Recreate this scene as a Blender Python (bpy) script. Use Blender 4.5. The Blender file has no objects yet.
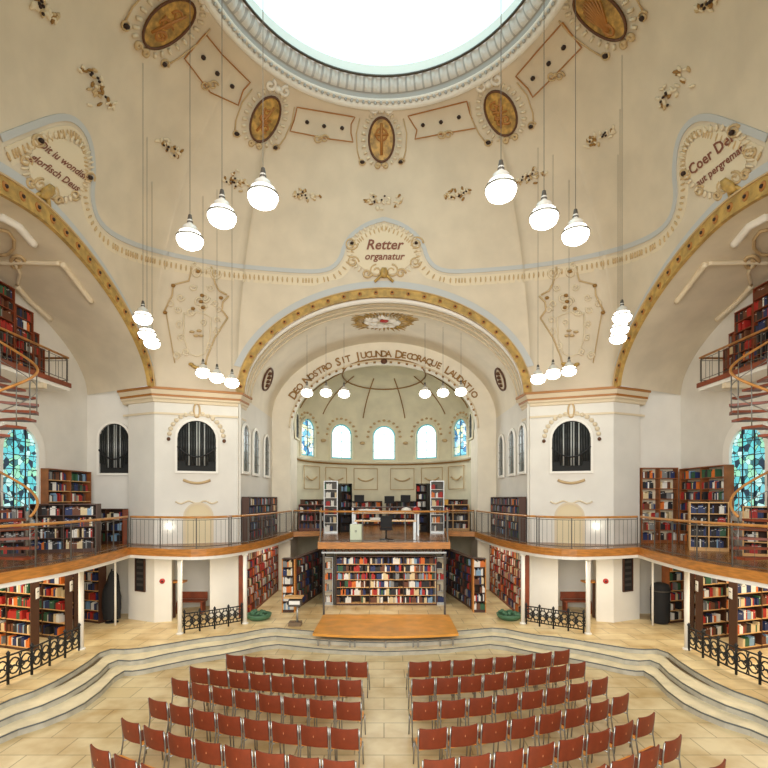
import bpy, math, random
from mathutils import Vector, Matrix
from mathutils.bvhtree import BVHTree
R = random.Random(7)
scn = bpy.context.scene
COL = scn.collection
CAM = Vector((0, 0, 4.3))
F = 500.0
HY = 498.0
PI = math.pi

# ------------------------------------------------------------------ materials
def lin(c):
    return tuple((v / 255 / 12.92) if v / 255 <= .04045 else ((v / 255 + .055) / 1.055) ** 2.4 for v in c) + (1,)

MATS = {}
def mat(name, rgb, rough=.6, metal=0, var=0, scale=3, bump=0, rgb2=None, kind='noise', emit=0):
    if name in MATS: return MATS[name]
    m = bpy.data.materials.new(name); m.use_nodes = True
    n = m.node_tree; b = n.nodes['Principled BSDF']
    b.inputs['Roughness'].default_value = rough
    b.inputs['Metallic'].default_value = metal
    b.inputs['Base Color'].default_value = lin(rgb)
    tc = n.nodes.new('ShaderNodeTexCoord')
    if var or rgb2 or bump:
        c2 = rgb2 or tuple(max(0, v * (1 - var)) for v in rgb)
        ramp = n.nodes.new('ShaderNodeValToRGB')
        ramp.color_ramp.elements[0].color = lin(c2); ramp.color_ramp.elements[1].color = lin(rgb)
        ramp.color_ramp.elements[0].position = .35; ramp.color_ramp.elements[1].position = .65
        if kind == 'noise':
            t = n.nodes.new('ShaderNodeTexNoise'); t.inputs['Scale'].default_value = scale
            t.inputs['Detail'].default_value = 5; out = t.outputs['Fac']
        elif kind == 'wood':
            mp = n.nodes.new('ShaderNodeMapping'); mp.inputs['Scale'].default_value = (1, 1, 8)
            n.links.new(tc.outputs['Object'], mp.inputs['Vector'])
            t = n.nodes.new('ShaderNodeTexNoise'); t.inputs['Scale'].default_value = scale
            t.inputs['Detail'].default_value = 6; out = t.outputs['Fac']
            n.links.new(mp.outputs['Vector'], t.inputs['Vector'])
        elif kind == 'voronoi':
            t = n.nodes.new('ShaderNodeTexVoronoi'); t.inputs['Scale'].default_value = scale
            out = t.outputs['Distance']
        if kind != 'wood': n.links.new(tc.outputs['Object'], t.inputs['Vector'])
        n.links.new(out, ramp.inputs['Fac'])
        n.links.new(ramp.outputs['Color'], b.inputs['Base Color'])
        if emit: n.links.new(ramp.outputs['Color'], b.inputs['Emission Color'])
        if bump:
            bp = n.nodes.new('ShaderNodeBump'); bp.inputs['Strength'].default_value = bump
            n.links.new(out, bp.inputs['Height']); n.links.new(bp.outputs['Normal'], b.inputs['Normal'])
    if emit:
        b.inputs['Emission Strength'].default_value = emit
        if not (var or rgb2): b.inputs['Emission Color'].default_value = lin(rgb)
    MATS[name] = m
    return m

def stone_floor(name, c1, c2, size):
    m = bpy.data.materials.new(name); m.use_nodes = True
    n = m.node_tree; b = n.nodes['Principled BSDF']
    tc = n.nodes.new('ShaderNodeTexCoord')
    br = n.nodes.new('ShaderNodeTexBrick')
    br.inputs['Scale'].default_value = 1 / size
    br.inputs['Color1'].default_value = lin(c1); br.inputs['Color2'].default_value = lin(c2)
    br.inputs['Mortar'].default_value = lin(tuple(v * .8 for v in c2))
    br.inputs['Mortar Size'].default_value = .012
    br.inputs['Brick Width'].default_value = 1.0; br.inputs['Row Height'].default_value = .6
    no = n.nodes.new('ShaderNodeTexNoise'); no.inputs['Scale'].default_value = 1.3; no.inputs['Detail'].default_value = 8
    rp = n.nodes.new('ShaderNodeValToRGB')
    rp.color_ramp.elements[0].color = lin((205, 180, 130)); rp.color_ramp.elements[1].color = lin((255, 252, 240))
    rp.color_ramp.elements[0].position = .3; rp.color_ramp.elements[1].position = .62
    mx = n.nodes.new('ShaderNodeMixRGB'); mx.blend_type = 'MULTIPLY'; mx.inputs['Fac'].default_value = .8
    n.links.new(tc.outputs['Object'], br.inputs['Vector']); n.links.new(tc.outputs['Object'], no.inputs['Vector'])
    n.links.new(no.outputs['Fac'], rp.inputs['Fac'])
    n.links.new(br.outputs['Color'], mx.inputs['Color1']); n.links.new(rp.outputs['Color'], mx.inputs['Color2'])
    n.links.new(mx.outputs['Color'], b.inputs['Base Color'])
    b.inputs['Roughness'].default_value = .38
    MATS[name] = m; return m

def stained(name, cols, scale, strength, dark=.12):
    """leaded coloured glass lit by the day behind it"""
    m = bpy.data.materials.new(name); m.use_nodes = True
    n = m.node_tree; b = n.nodes['Principled BSDF']
    tc = n.nodes.new('ShaderNodeTexCoord')
    v = n.nodes.new('ShaderNodeTexVoronoi'); v.inputs['Scale'].default_value = scale
    e = n.nodes.new('ShaderNodeTexVoronoi'); e.feature = 'DISTANCE_TO_EDGE'; e.inputs['Scale'].default_value = scale
    rp = n.nodes.new('ShaderNodeValToRGB'); rp.color_ramp.interpolation = 'CONSTANT'
    el = rp.color_ramp.elements
    el[0].color = lin(cols[0]); el[0].position = 0
    el[1].color = lin(cols[1]); el[1].position = 1 / len(cols)
    for i, c in enumerate(cols[2:]):
        k = el.new((i + 2) / len(cols)); k.color = lin(c)
    sep = n.nodes.new('ShaderNodeSeparateColor')
    gt = n.nodes.new('ShaderNodeMath'); gt.operation = 'GREATER_THAN'; gt.inputs[1].default_value = .035
    mx = n.nodes.new('ShaderNodeMixRGB'); mx.inputs['Color1'].default_value = (dark * .2, dark * .3, dark * .3, 1)
    L = n.links
    L.new(tc.outputs['Object'], v.inputs['Vector']); L.new(tc.outputs['Object'], e.inputs['Vector'])
    L.new(v.outputs['Color'], sep.inputs['Color']); L.new(sep.outputs[0], rp.inputs['Fac'])
    L.new(e.outputs['Distance'], gt.inputs[0]); L.new(gt.outputs[0], mx.inputs['Fac'])
    L.new(rp.outputs['Color'], mx.inputs['Color2'])
    L.new(mx.outputs['Color'], b.inputs['Emission Color']); L.new(mx.outputs['Color'], b.inputs['Base Color'])
    b.inputs['Emission Strength'].default_value = strength
    MATS[name] = m; return m

PLASTER = mat('dome plaster', (218, 203, 178), .8, 0, .05, 1.1)
PIER = mat('pier plaster', (230, 226, 216), .8, 0, .03, 1.2)
VAULT = mat('vault plaster', (220, 207, 182), .8, 0, .05, 1.3)
BARREL = mat('choir vault plaster', (238, 229, 208), .8, 0, .04, 1.3)
APSE = mat('apse plaster', (232, 226, 198), .8, 0, .06, 1.3)
CREAM = mat('cream stucco', (222, 206, 176), .7)
WHITE = mat('white stucco', (240, 236, 226), .6)
TAN = mat('tan stucco', (198, 170, 126), .6)
BLUE = mat('pale blue paint', (190, 191, 188), .8)
GOLD = mat('gold paint', (198, 160, 84), .5, 0, .22, 5)
GOLDL = mat('gold line', (170, 112, 48), .5)
BROWN = mat('dark brown paint', (92, 56, 30), .6)
DOT = mat('dark rosette', (48, 30, 20), .7)
LETTER = mat('lettering brown', (128, 74, 52), .6)
LETTERG = mat('lettering gold brown', (150, 110, 50), .6)
MEDAL = mat('medallion gold', (206, 160, 80), .5, 0, .35, 6)
FLOORM = stone_floor('pale limestone paving', (240, 222, 182), (228, 206, 162), 1.1)
FLOORH = stone_floor('hall limestone paving', (228, 214, 180), (214, 196, 156), 1.1)
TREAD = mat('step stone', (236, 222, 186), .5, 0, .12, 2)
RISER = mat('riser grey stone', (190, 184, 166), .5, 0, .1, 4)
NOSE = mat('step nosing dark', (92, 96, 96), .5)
WOODG = mat('gallery parquet', (170, 112, 58), .25, 0, .35, 2.5, kind='wood')
FASCIA = mat('honey wood fascia', (206, 136, 62), .4, 0, .2, 3, kind='wood')
RAILW = mat('rail wood', (206, 142, 72), .35, 0, .15, 4)
STAGE = mat('stage ply', (236, 164, 72), .4, 0, .12, 2, kind='wood')
STEEL = mat('brushed steel', (176, 178, 176), .35, .7)
IRON = mat('black iron', (38, 38, 38), .5, .3)
DSTEEL = mat('dark steel', (84, 78, 70), .5, .4)
SHELFD = mat('dark shelf wood', (74, 44, 28), .5)
SHELFB = mat('bookcase brown wood', (160, 92, 46), .5, 0, .2, 3)
SHELFL = mat('light shelf wood', (214, 166, 104), .5)
REDWOOD = mat('red brown wood', (142, 66, 34), .45, 0, .2, 3)
BACKD = mat('shelf back dark', (56, 38, 28), .8)
CHRED = mat('chair red', (124, 49, 20), .55, 0, .12, 6)
CHSEAT = mat('chair seat orange wood', (226, 146, 62), .45)
CHROME = mat('chair chrome', (150, 148, 142), .3, .8)
GLASSG = mat('dark organ grille', (52, 56, 54), .4, 0, .5, 6)
GREYGL = mat('grey leaded glass', (126, 136, 134), .25, 0, .2, 6)
BLACK = mat('black cloth', (26, 26, 28), .8)
LAMPW = mat('lamp opal glass', (255, 252, 240), .3, emit=7)
LAMPG = mat('lamp grey metal', (120, 118, 110), .4, .5)
CORD = mat('lamp cord', (110, 104, 92), .6)
PAPER = mat('white paper', (236, 234, 228), .6)
GREENW = mat('pale green cabinet', (206, 214, 186), .5)
GREEN = mat('planter green', (70, 110, 80), .6)
RED = mat('signal red', (176, 40, 30), .5)
SKYG = mat('skylight glass', (204, 241, 250), .3, emit=1.6)
STAIN = stained('teal leaded glass', [(190, 240, 240), (96, 196, 206), (60, 120, 130), (150, 220, 190), (34, 56, 74), (120, 200, 214)], 5.5, .75)
STAINC = stained('pale leaded glass', [(250, 255, 255), (240, 252, 255), (225, 245, 250), (250, 252, 240), (230, 250, 250)], 4, 1.3, 4)
STAINS = stained('blue leaded glass', [(240, 250, 255), (120, 190, 220), (230, 240, 200), (60, 120, 170), (200, 230, 240)], 4, 1.0)
STAINE = mat('teal glass border', (90, 170, 180), .3, emit=.5)
BOOKC = {'black': (34, 32, 34), 'navy blue': (34, 48, 92), 'red': (168, 36, 28), 'white': (226, 222, 212), 'brown': (104, 60, 36),
         'green': (48, 92, 62), 'cream': (214, 192, 148), 'orange': (214, 112, 40), 'grey': (128, 128, 126), 'pale blue': (128, 160, 186)}
BK = list(BOOKC)
BKM = [mat('book ' + k, BOOKC[k], .6) for k in BK]
BW = [26, 14, 14, 12, 14, 6, 9, 6, 6, 4]

# ------------------------------------------------------------------ mesh builder
class MB:
    def __init__(s): s.v = []; s.f = []; s.m = []; s.sm = []
    def add(s, vs, fs, m=0, smooth=False):
        o = len(s.v); s.v += [tuple(v) for v in vs]
        for f in fs: s.f.append([o + i for i in f]); s.m.append(m); s.sm.append(smooth)
    def box(s, c, d, rz=0, m=0, M=None):
        x, y, z = d[0] / 2, d[1] / 2, d[2] / 2
        cs, sn = math.cos(rz), math.sin(rz)
        vs = []
        for a, b, e in ((-1, -1, -1), (1, -1, -1), (1, 1, -1), (-1, 1, -1), (-1, -1, 1), (1, -1, 1), (1, 1, 1), (-1, 1, 1)):
            p = Vector((a * x, b * y, e * z))
            if M is not None: p = M @ p
            else: p = Vector((p.x * cs - p.y * sn, p.x * sn + p.y * cs, p.z))
            vs.append(Vector(c) + p)
        s.add(vs, [(0, 3, 2, 1), (4, 5, 6, 7), (0, 1, 5, 4), (1, 2, 6, 5), (2, 3, 7, 6), (3, 0, 4, 7)], m); return s
    def tube(s, pts, r, n=6, m=0, closed=False, r2=None):
        pts = [Vector(p) for p in pts]; N = len(pts); vs = []
        last = None
        for i, p in enumerate(pts):
            if closed: t = pts[(i + 1) % N] - pts[i - 1]
            else: t = pts[min(i + 1, N - 1)] - pts[max(i - 1, 0)]
            if t.length < 1e-9: t = Vector((0, 0, 1))
            t.normalize()
            a = last - t * last.dot(t) if last is not None else t.orthogonal()
            if a.length < 1e-6: a = t.orthogonal()
            a.normalize(); last = a; b = t.cross(a)
            rr = r if r2 is None else r + (r2 - r) * i / max(1, N - 1)
            for k in range(n):
                an = 2 * PI * k / n
                vs.append(p + (a * math.cos(an) + b * math.sin(an)) * rr)
        fs = []
        for i in range(N if closed else N - 1):
            j = (i + 1) % N
            for k in range(n):
                l = (k + 1) % n
                fs.append((i * n + k, i * n + l, j * n + l, j * n + k))
        if not closed: fs += [tuple(range(n))[::-1], tuple((N - 1) * n + k for k in range(n))]
        s.add(vs, fs, m, n > 4); return s
    def lathe(s, prof, c=(0, 0, 0), n=16, m=0, M=None, smooth=True):
        vs = []; c = Vector(c)
        for (r, z) in prof:
            for k in range(n):
                a = 2 * PI * k / n; p = Vector((r * math.cos(a), r * math.sin(a), z))
                if M is not None: p = M @ p
                vs.append(c + p)
        fs = []
        for i in range(len(prof) - 1):
            for k in range(n):
                l = (k + 1) % n; fs.append((i * n + k, i * n + l, (i + 1) * n + l, (i + 1) * n + k))
        if prof[0][0] > 1e-6: fs.append(tuple(range(n))[::-1])
        if prof[-1][0] > 1e-6: fs.append(tuple((len(prof) - 1) * n + k for k in range(n)))
        s.add(vs, fs, m, smooth); return s
    def blob(s, c, d, m=0, M=None):
        vs = []; c = Vector(c)
        for i in range(1, 4):
            for k in range(6):
                a = 2 * PI * k / 6; e = -PI / 2 + PI * i / 4
                p = Vector((d[0] * math.cos(e) * math.cos(a), d[1] * math.cos(e) * math.sin(a), d[2] * math.sin(e)))
                vs.append(c + (M @ p if M is not None else p))
        lo = Vector((0, 0, -d[2])); hi = Vector((0, 0, d[2]))
        vs += [c + (M @ lo if M is not None else lo), c + (M @ hi if M is not None else hi)]
        fs = []
        for k in range(6):
            l = (k + 1) % 6
            fs += [(k, l, 6 + l, 6 + k), (6 + k, 6 + l, 12 + l, 12 + k), (18, l, k), (12 + k, 12 + l, 19)]
        s.add(vs, fs, m, True); return s
    def grid(s, rows, m=0, smooth=True, closed=False):
        n = len(rows[0]); vs = [p for r in rows for p in r]; fs = []
        for i in range(len(rows) - 1):
            for k in range(n if closed else n - 1):
                l = (k + 1) % n; fs.append((i * n + k, i * n + l, (i + 1) * n + l, (i + 1) * n + k))
        s.add(vs, fs, m, smooth); return s
    def prism(s, poly, z0, z1, m=0, msides=None):
        n = len(poly)
        vs = [(p[0], p[1], z0) for p in poly] + [(p[0], p[1], z1) for p in poly]
        s.add(vs, [tuple(range(n))[::-1], tuple(range(n, 2 * n))], m)
        s.add(vs, [(i, (i + 1) % n, n + (i + 1) % n, n + i) for i in range(n)], m if msides is None else msides)
        return s
    def build(s, name, mats, parent=None, M=None):
        me = bpy.data.meshes.new(name)
        me.from_pydata([tuple(v) for v in s.v], [], s.f)
        if not isinstance(mats, (list, tuple)): mats = [mats]
        for x in mats: me.materials.append(x)
        me.polygons.foreach_set('material_index', s.m)
        me.polygons.foreach_set('use_smooth', s.sm)
        me.update()
        o = bpy.data.objects.new(name, me); COL.objects.link(o)
        if parent: o.parent = parent
        if M is not None: o.matrix_world = M
        return o

def islands(mb, name, mats, parent):
    """each connected piece becomes a part of its own"""
    par = list(range(len(mb.v)))
    def find(i):
        while par[i] != i: par[i] = par[par[i]]; i = par[i]
        return i
    for f in mb.f:
        a = find(f[0])
        for j in f[1:]: par[find(j)] = a
    gr = {}
    for k, f in enumerate(mb.f): gr.setdefault(find(f[0]), []).append(k)
    for ks in gr.values():
        m2 = MB(); ix = {}
        for k in ks:
            fs = []
            for j in mb.f[k]:
                if j not in ix: ix[j] = len(m2.v); m2.v.append(mb.v[j])
                fs.append(ix[j])
            m2.f.append(fs); m2.m.append(mb.m[k]); m2.sm.append(mb.sm[k])
        m2.build(name, mats, parent)
def recentre(o):
    """put a mesh object's origin at its bounding box centre"""
    me = o.data; c = sum((v.co for v in me.vertices), Vector()) / max(1, len(me.vertices))
    me.transform(Matrix.Translation(-c)); o.location = o.location + c
    return o
def tag(o, label=None, cat=None, group=None, kind=None):
    if label: o['label'] = label
    if cat: o['category'] = cat
    if group: o['group'] = group
    if kind: o['kind'] = kind
    return o
def empty(name, loc=(0, 0, 0), rz=0, label=None, cat=None, group=None):
    o = bpy.data.objects.new(name, None); COL.objects.link(o)
    o.location = loc; o.rotation_euler = (0, 0, rz); o.empty_display_size = .1
    o.matrix_basis = Matrix.Translation(Vector(loc)) @ Matrix.Rotation(rz, 4, 'Z')
    return tag(o, label, cat, group)
def struct(mb, name, m):
    o = mb.build(name, m); o['kind'] = 'structure'; return o
def copy_tree(o, parent=None):
    c = o.copy(); COL.objects.link(c)
    if parent: c.parent = parent
    for ch in o.children: copy_tree(ch, c)
    return c

SIDE = {-1: 'left', 1: 'right'}
def at(px, py, Y):
    return Vector(((px - 384) / F * Y, Y, CAM.z + (HY - py) / F * Y))
def ray(px, py):
    return Vector(((px - 384) / F, 1, (HY - py) / F)).normalized()
Z0 = CAM.z
def sup(t, a, r, n):
    """superelliptic arch, t 0..pi"""
    c, s_ = math.cos(t), math.sin(t)
    return (math.copysign(abs(c) ** (2 / n), c) * a, abs(s_) ** (2 / n) * r)

# ------------------------------------------------------------------ shell dimensions
YC = 11.6; SP = Z0 + 3.75
A = (-7.92, 17.25); B = (-5.35, 18.2); C = (-9.1, 17.8); D = (-10.8, 18.2)
XS = 7.92; YF = 18.2; XE = 10.8; XC = 5.25
OC = (0, YC, Z0 + 12.86); RO = 4.75
bs = []
for i in range(33):
    t = PI / 2 + PI / 2 * i / 32; x, z = sup(t, 5.35, 3.85, 1.95); bs.append(Vector((x, YF, SP + z)))
for i in range(1, 9):
    f = i / 8; bs.append(Vector((B[0] + (A[0] - B[0]) * f, B[1] + (A[1] - B[1]) * f, SP)))
for i in range(1, 65):
    t = PI * i / 64; y, z = sup(t, 5.5, 3.05, 1.7); bs.append(Vector((-XS, YC + y, SP + z)))
for i in range(1, 7):
    f = i / 6; bs.append(Vector((-XS + 2.57 * f, 5.95 - .95 * f, SP)))
for i in range(1, 17):
    t = PI - PI / 2 * i / 16; x, z = sup(t, 5.35, 3.85, 1.95); bs.append(Vector((x, 5.0, SP + z)))
left = bs
full = left + [Vector((-p.x, p.y, p.z)) for p in left[-2:0:-1]]
mb = MB(); rows = []
UM = math.radians(68)
for k in range(29):
    u = UM * k / 28; row = []
    fr = (1 - math.cos(u)) / (1 - math.cos(UM)); fz = math.sin(u) / math.sin(UM)
    for p in full:
        d = Vector((p.x, p.y - YC)); rb = d.length; d.normalize()
        r = rb + (RO - rb) * fr
        row.append(Vector((d.x * r, YC + d.y * r, p.z + (OC[2] - p.z) * fz)))
    rows.append(row)
mb.grid(rows, closed=True)
dome = struct(mb, 'ceiling', PLASTER)
SHELL = [mb]

# barrel over the choir and its walls
mb = MB(); NA = 48
fr_ = [sup(PI * i / NA, 5.27, 3.57, 1.95) for i in range(NA + 1)]
mb.grid([[Vector((x, y, SP + z)) for x, z in fr_] for y in (YF, 19.5, 21, 22.4, 23.5)])
choir_v = struct(mb, 'ceiling', BARREL); SHELL.append(mb)
for sd in (-1, 1):
    mb = MB(); mb.grid([[Vector((sd * 5.27, YF - .1, z)), Vector((sd * 5.27, 23.5, z))] for z in (0, SP + .02)], smooth=False)
    struct(mb, 'wall_choir_' + SIDE[sd], PIER); SHELL.append(mb)
# wall with the lettering (triumphal arch of the apse)
OPS = Z0 + 3.3
mb = MB()
inn = [(sup(PI * i / NA, 4.4, 3.1, 2.0)) for i in range(NA + 1)]
outer = [sup(PI * i / NA, 5.45, 3.57 + .22, 1.95) for i in range(NA + 1)]
mb.grid([[Vector((x, 23.5, SP + z)) for x, z in outer], [Vector((x, 23.5, OPS + z)) for x, z in inn]], smooth=False)
for sd in (-1, 1):
    mb.grid([[Vector((sd * 5.3, 23.5, z)), Vector((sd * 4.4, 23.5, z)), Vector((sd * 4.4, 25.3, z))] for z in (0, OPS)], smooth=False)
    mb.grid([[Vector((sd * x, 23.53, z)) for x in (4.4, 5.5)] for z in (0, SP + .8)], smooth=False)
mb.grid([[Vector((x, y, OPS + z)) for x, z in inn] for y in (23.5, 24.1)])
struct(mb, 'wall_chancel_arch', BARREL); SHELL.append(mb)
# apse
AY = 25.3; AR = 4.6; ASP = Z0 + 4.35
mb = MB(); an = [PI * i / 48 for i in range(49)]
mb.grid([[Vector((AR * math.cos(t), AY + AR * math.sin(t), z)) for t in an] for z in (0, ASP)])
struct(mb, 'wall_apse', APSE); SHELL.append(mb)
mb = MB(); rows = []
for k in range(13):
    e = PI / 2 * k / 12
    rows.append([Vector((AR * math.cos(e) * math.cos(t), AY + AR * math.cos(e) * math.sin(t), ASP + 2.75 * math.sin(e))) for t in an])
mb.grid(rows)
mb.grid([[Vector((AR * math.cos(t), y, ASP + 2.75 * math.sin(t))) for t in an] for y in (24.0, AY)])
struct(mb, 'ceiling', APSE); SHELL.append(mb)

# piers, transepts
SB = 2.74
def facept(P, Q, s_, z): return Vector((P[0] + (Q[0] - P[0]) * s_, P[1] + (Q[1] - P[1]) * s_, z))
def mir(p, sd): return Vector((p.x * -sd, p.y, p.z))      # left-side coordinates to side sd
for sd in (-1, 1):
    mb = MB()
    s0, s1, dz = .2, .66, 2.3
    for (a0, a1, z0, z1) in ((0, s0, 0, SP), (s1, 1, 0, SP), (s0, s1, dz, SP)):
        mb.grid([[mir(facept(A, B, a0, z), sd), mir(facept(A, B, a1, z), sd)] for z in (z0, z1)], smooth=False)
    mb.grid([[mir(facept(C, A, a, z), sd) for a in (0, 1)] for z in (0, SP)], smooth=False)
    # passage behind the doorway
    n_ = Vector((-.33, .94, 0))
    mb.grid([[mir(Vector((x, y, z)), sd) for x, y in (B, (-5.22, 18.2))] for z in (0, SP + .1)], smooth=False)
    for s_ in (s0, s1):
        p = facept(A, B, s_, 0); q = p + n_ * 2.2
        mb.grid([[mir(Vector((v.x, v.y, z)), sd) for v in (p, q)] for z in (0, dz)], smooth=False)
    p = facept(A, B, s0, 0) + n_ * 2.2; q = facept(A, B, s1, 0) + n_ * 2.2
    mb.grid([[mir(Vector((v.x, v.y, z)), sd) for v in (p, q)] for z in (0, dz)], smooth=False)
    mb.grid([[mir(Vector((v.x, v.y, dz)), sd) for v in (p, q)], [mir(facept(A, B, s, dz), sd) for s in (s0, s1)]], smooth=False)
    struct(mb, 'wall_pier_' + SIDE[sd], PIER); SHELL.append(mb)
    # transept: back wall, end wall, vault
    mb = MB()
    mb.grid([[mir(Vector((p[0], p[1], z)), sd) for p in (C, (-9.1, 18.2), D)] for z in (2.5, SP + .3)], smooth=False)
    mb.grid([[mir(Vector((x, 18.6, z)), sd) for x in (-8.6, -14)] for z in (0, 2.6)], smooth=False)
    struct(mb, 'wall_transept_back_' + SIDE[sd], PIER); SHELL.append(mb)
    v0 = [sup(PI * i / 64, 5.12, 2.68, 1.7) for i in range(65)]
    v1 = [sup(PI * i / 64, 6.6, 2.62, 1.9) for i in range(65)]
    mb = MB()
    rows = []
    for k in range(9):
        f = k / 8
        rows.append([mir(Vector((-XS - (XE - XS) * f, YC + a[0] * (1 - f) + b[0] * f, SP + a[1] * (1 - f) + b[1] * f)), sd) for a, b in zip(v0, v1)])
    mb.grid(rows); struct(mb, 'ceiling', VAULT); SHELL.append(mb)
    mb = MB()
    mb.grid([[mir(Vector((-XE, YC + a, SP + b)), sd) for a, b in v1], [mir(Vector((-XE, YC + a, 2.5)), sd) for a, b in v1]], smooth=False)
    struct(mb, 'wall_' + SIDE[sd], PIER); SHELL.append(mb)
    mb = MB(); mb.grid([[mir(Vector((-14, y, z)), sd) for y in (3, 18.6)] for z in (0, 2.6)], smooth=False)
    struct(mb, 'wall_aisle_' + SIDE[sd], PIER); SHELL.append(mb)

vs = []; fs = []
for m_ in SHELL:
    o = len(vs); vs += [Vector(v) for v in m_.v]; fs += [[o + i for i in f] for f in m_.f]
BV = BVHTree.FromPolygons(vs, fs)
def cast(px, py):
    h, n, i, d = BV.ray_cast(CAM, ray(px, py))
    if n.dot(CAM - h) < 0: n = -n
    return h, n
class Fr:
    """a frame on the shell seen at a pixel: u right, v up, in metres; k = metres per pixel there"""
    def __init__(s, px, py, rot=0, flat=False):
        s.p, s.n = cast(px, py); s.k = s.p.y / F
        up = Vector((0, 0, 1)); up = (up - s.n * up.dot(s.n)).normalized()
        rt = up.cross(s.n).normalized()
        c, q = math.cos(rot), math.sin(rot)
        pr = lambda p: Vector((p.x / p.y, (p.z - CAM.z) / p.y))
        e = .01; a = (pr(s.p + rt * e) - pr(s.p)) / e * s.p.y; b = (pr(s.p + up * e) - pr(s.p)) / e * s.p.y
        det = a.x * b.y - a.y * b.x
        inv = lambda w: rt * ((w[0] * b.y - w[1] * b.x) / det) + up * ((a.x * w[1] - a.y * w[0]) / det)
        s.u = inv((c, q)); s.v = inv((-q, c))
    def at(s, u, v, off=.02):
        q = s.p + s.u * u + s.v * v + s.n * 1.0
        h, n, i, d = BV.ray_cast(q, -s.n, 3.5)
        if h is None: return s.p + s.u * u + s.v * v + s.n * off
        return h + s.n * off
    def mat3(s): return Matrix((s.u, s.v, s.n)).transposed()
def pxpath(pts, off=.03, step=4, closed=False):
    """a path drawn over the shell through pixels"""
    out = []
    q = list(pts) + ([pts[0]] if closed else [])
    for (a, b) in zip(q[:-1], q[1:]):
        n = max(1, int(math.hypot(b[0] - a[0], b[1] - a[1]) / step))
        for i in range(n):
            f = i / n; h, nn = cast(a[0] + (b[0] - a[0]) * f, a[1] + (b[1] - a[1]) * f); out.append((h + nn * off, nn))
    if not closed: h, nn = cast(*q[-1]); out.append((h + nn * off, nn))
    return out
def smooth_path(p, it=2):
    for _ in range(it):
        q = [p[0]]
        for a, b in zip(p[:-1], p[1:]):
            q += [(a[0] * .75 + b[0] * .25, a[1] * .75 + b[1] * .25), (a[0] * .25 + b[0] * .75, a[1] * .25 + b[1] * .75)]
        p = q + [p[-1]]
    return p
def ribbon(mb, path, w0, w1, th=.02, m=0):
    """a flat raised band along a path of (point, normal), from side offset w0 to w1"""
    a, b, c, d = [], [], [], []
    N = len(path)
    for i, (p, n) in enumerate(path):
        t = path[min(i + 1, N - 1)][0] - path[max(i - 1, 0)][0]
        s_ = n.cross(t); s_.normalize()
        a.append(p + s_ * w0 - n * th); b.append(p + s_ * w0); c.append(p + s_ * w1); d.append(p + s_ * w1 - n * th)
    mb.grid([a, b, c, d], m, smooth=False)
def text_mesh(body, size, shear=0):
    cu = bpy.data.curves.new('t', 'FONT'); cu.body = body; cu.size = size; cu.align_x = 'CENTER'; cu.align_y = 'CENTER'
    cu.offset = size * .022; cu.shear = shear
    cu.resolution_u = 2
    o = bpy.data.objects.new('t', cu); COL.objects.link(o)
    dg = bpy.context.evaluated_depsgraph_get(); me = bpy.data.meshes.new_from_object(o.evaluated_get(dg))
    vs = [v.co.copy() for v in me.vertices]; fs = [list(p.vertices) for p in me.polygons]
    bpy.data.objects.remove(o); bpy.data.curves.remove(cu); bpy.data.meshes.remove(me)
    return vs, fs
# ------------------------------------------------------------------ floors and steps
def sm2(p): return smooth_path(p, 1)
E1 = [(-7.6, -3), (-8.3, 4), (-8.2, 8.5), (-8.1, 10.5), (-7.75, 11.4), (-7.75, 12.8), (-8.0, 14.3), (-7.2, 14.25), (-6.47, 14.75), (-5.5, 15.5), (-4.7, 15.8), (-3.8, 16.7), (-2.9, 16.4), (-1.5, 16.0), (0, 15.85)]
E2 = [(-7.3, -3), (-8.0, 4), (-7.85, 8.5), (-7.75, 10.1), (-7.25, 11.0), (-7.2, 12.4), (-7.5, 13.8), (-6.8, 13.7), (-6.3, 14.3), (-5.5, 14.9), (-4.8, 15.25), (-3.7, 16.25), (-2.9, 16.0), (-1.5, 15.6), (0, 15.45)]
E3 = [(-7.0, -3), (-7.7, 4), (-7.55, 8.5), (-7.45, 9.8), (-6.9, 10.5), (-6.7, 11.5), (-7.05, 13.35), (-6.6, 13.35), (-6.0, 13.9), (-5.3, 14.45), (-4.7, 14.8), (-3.5, 15.85), (-2.8, 15.6), (-1.5, 15.2), (0, 15.05)]
def both(p): return p + [(-x, y) for x, y in p[-2::-1]]
e1, e2, e3 = [both(sm2(p)) for p in (E1, E2, E3)]
mb = MB(); mb.prism([(-9, -3), (9, -3), (9, 17), (-9, 17)], -.65, -.45); struct(mb, 'floor', FLOORH)
mb = MB(); mb.prism(e1 + [(15, -3), (15, 31), (-15, 31), (-15, -3)], -.15, 0); struct(mb, 'floor', FLOORM)
st = empty('curved_stairs', (0, 15, -.45), 0, 'pale stone steps curving around the sunken seating area', 'stairs')
Mst = Matrix.Translation((0, 15, -.45))
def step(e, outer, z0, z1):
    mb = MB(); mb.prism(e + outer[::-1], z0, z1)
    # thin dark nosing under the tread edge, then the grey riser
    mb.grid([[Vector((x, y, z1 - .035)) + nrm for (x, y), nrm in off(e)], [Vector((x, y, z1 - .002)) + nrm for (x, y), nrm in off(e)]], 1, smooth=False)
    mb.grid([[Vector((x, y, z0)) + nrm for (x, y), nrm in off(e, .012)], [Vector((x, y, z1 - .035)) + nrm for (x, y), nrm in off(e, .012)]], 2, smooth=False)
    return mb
def off(e, d=.02):
    out = []
    for i, p in enumerate(e):
        a = e[max(0, i - 1)]; b = e[min(len(e) - 1, i + 1)]
        t = Vector((b[0] - a[0], b[1] - a[1])).normalized()
        out.append((p, Vector((t.y, -t.x, 0)) * d))
    return out
wide = lambda e: [(x * 1.06, y + .6) for x, y in e]
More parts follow.
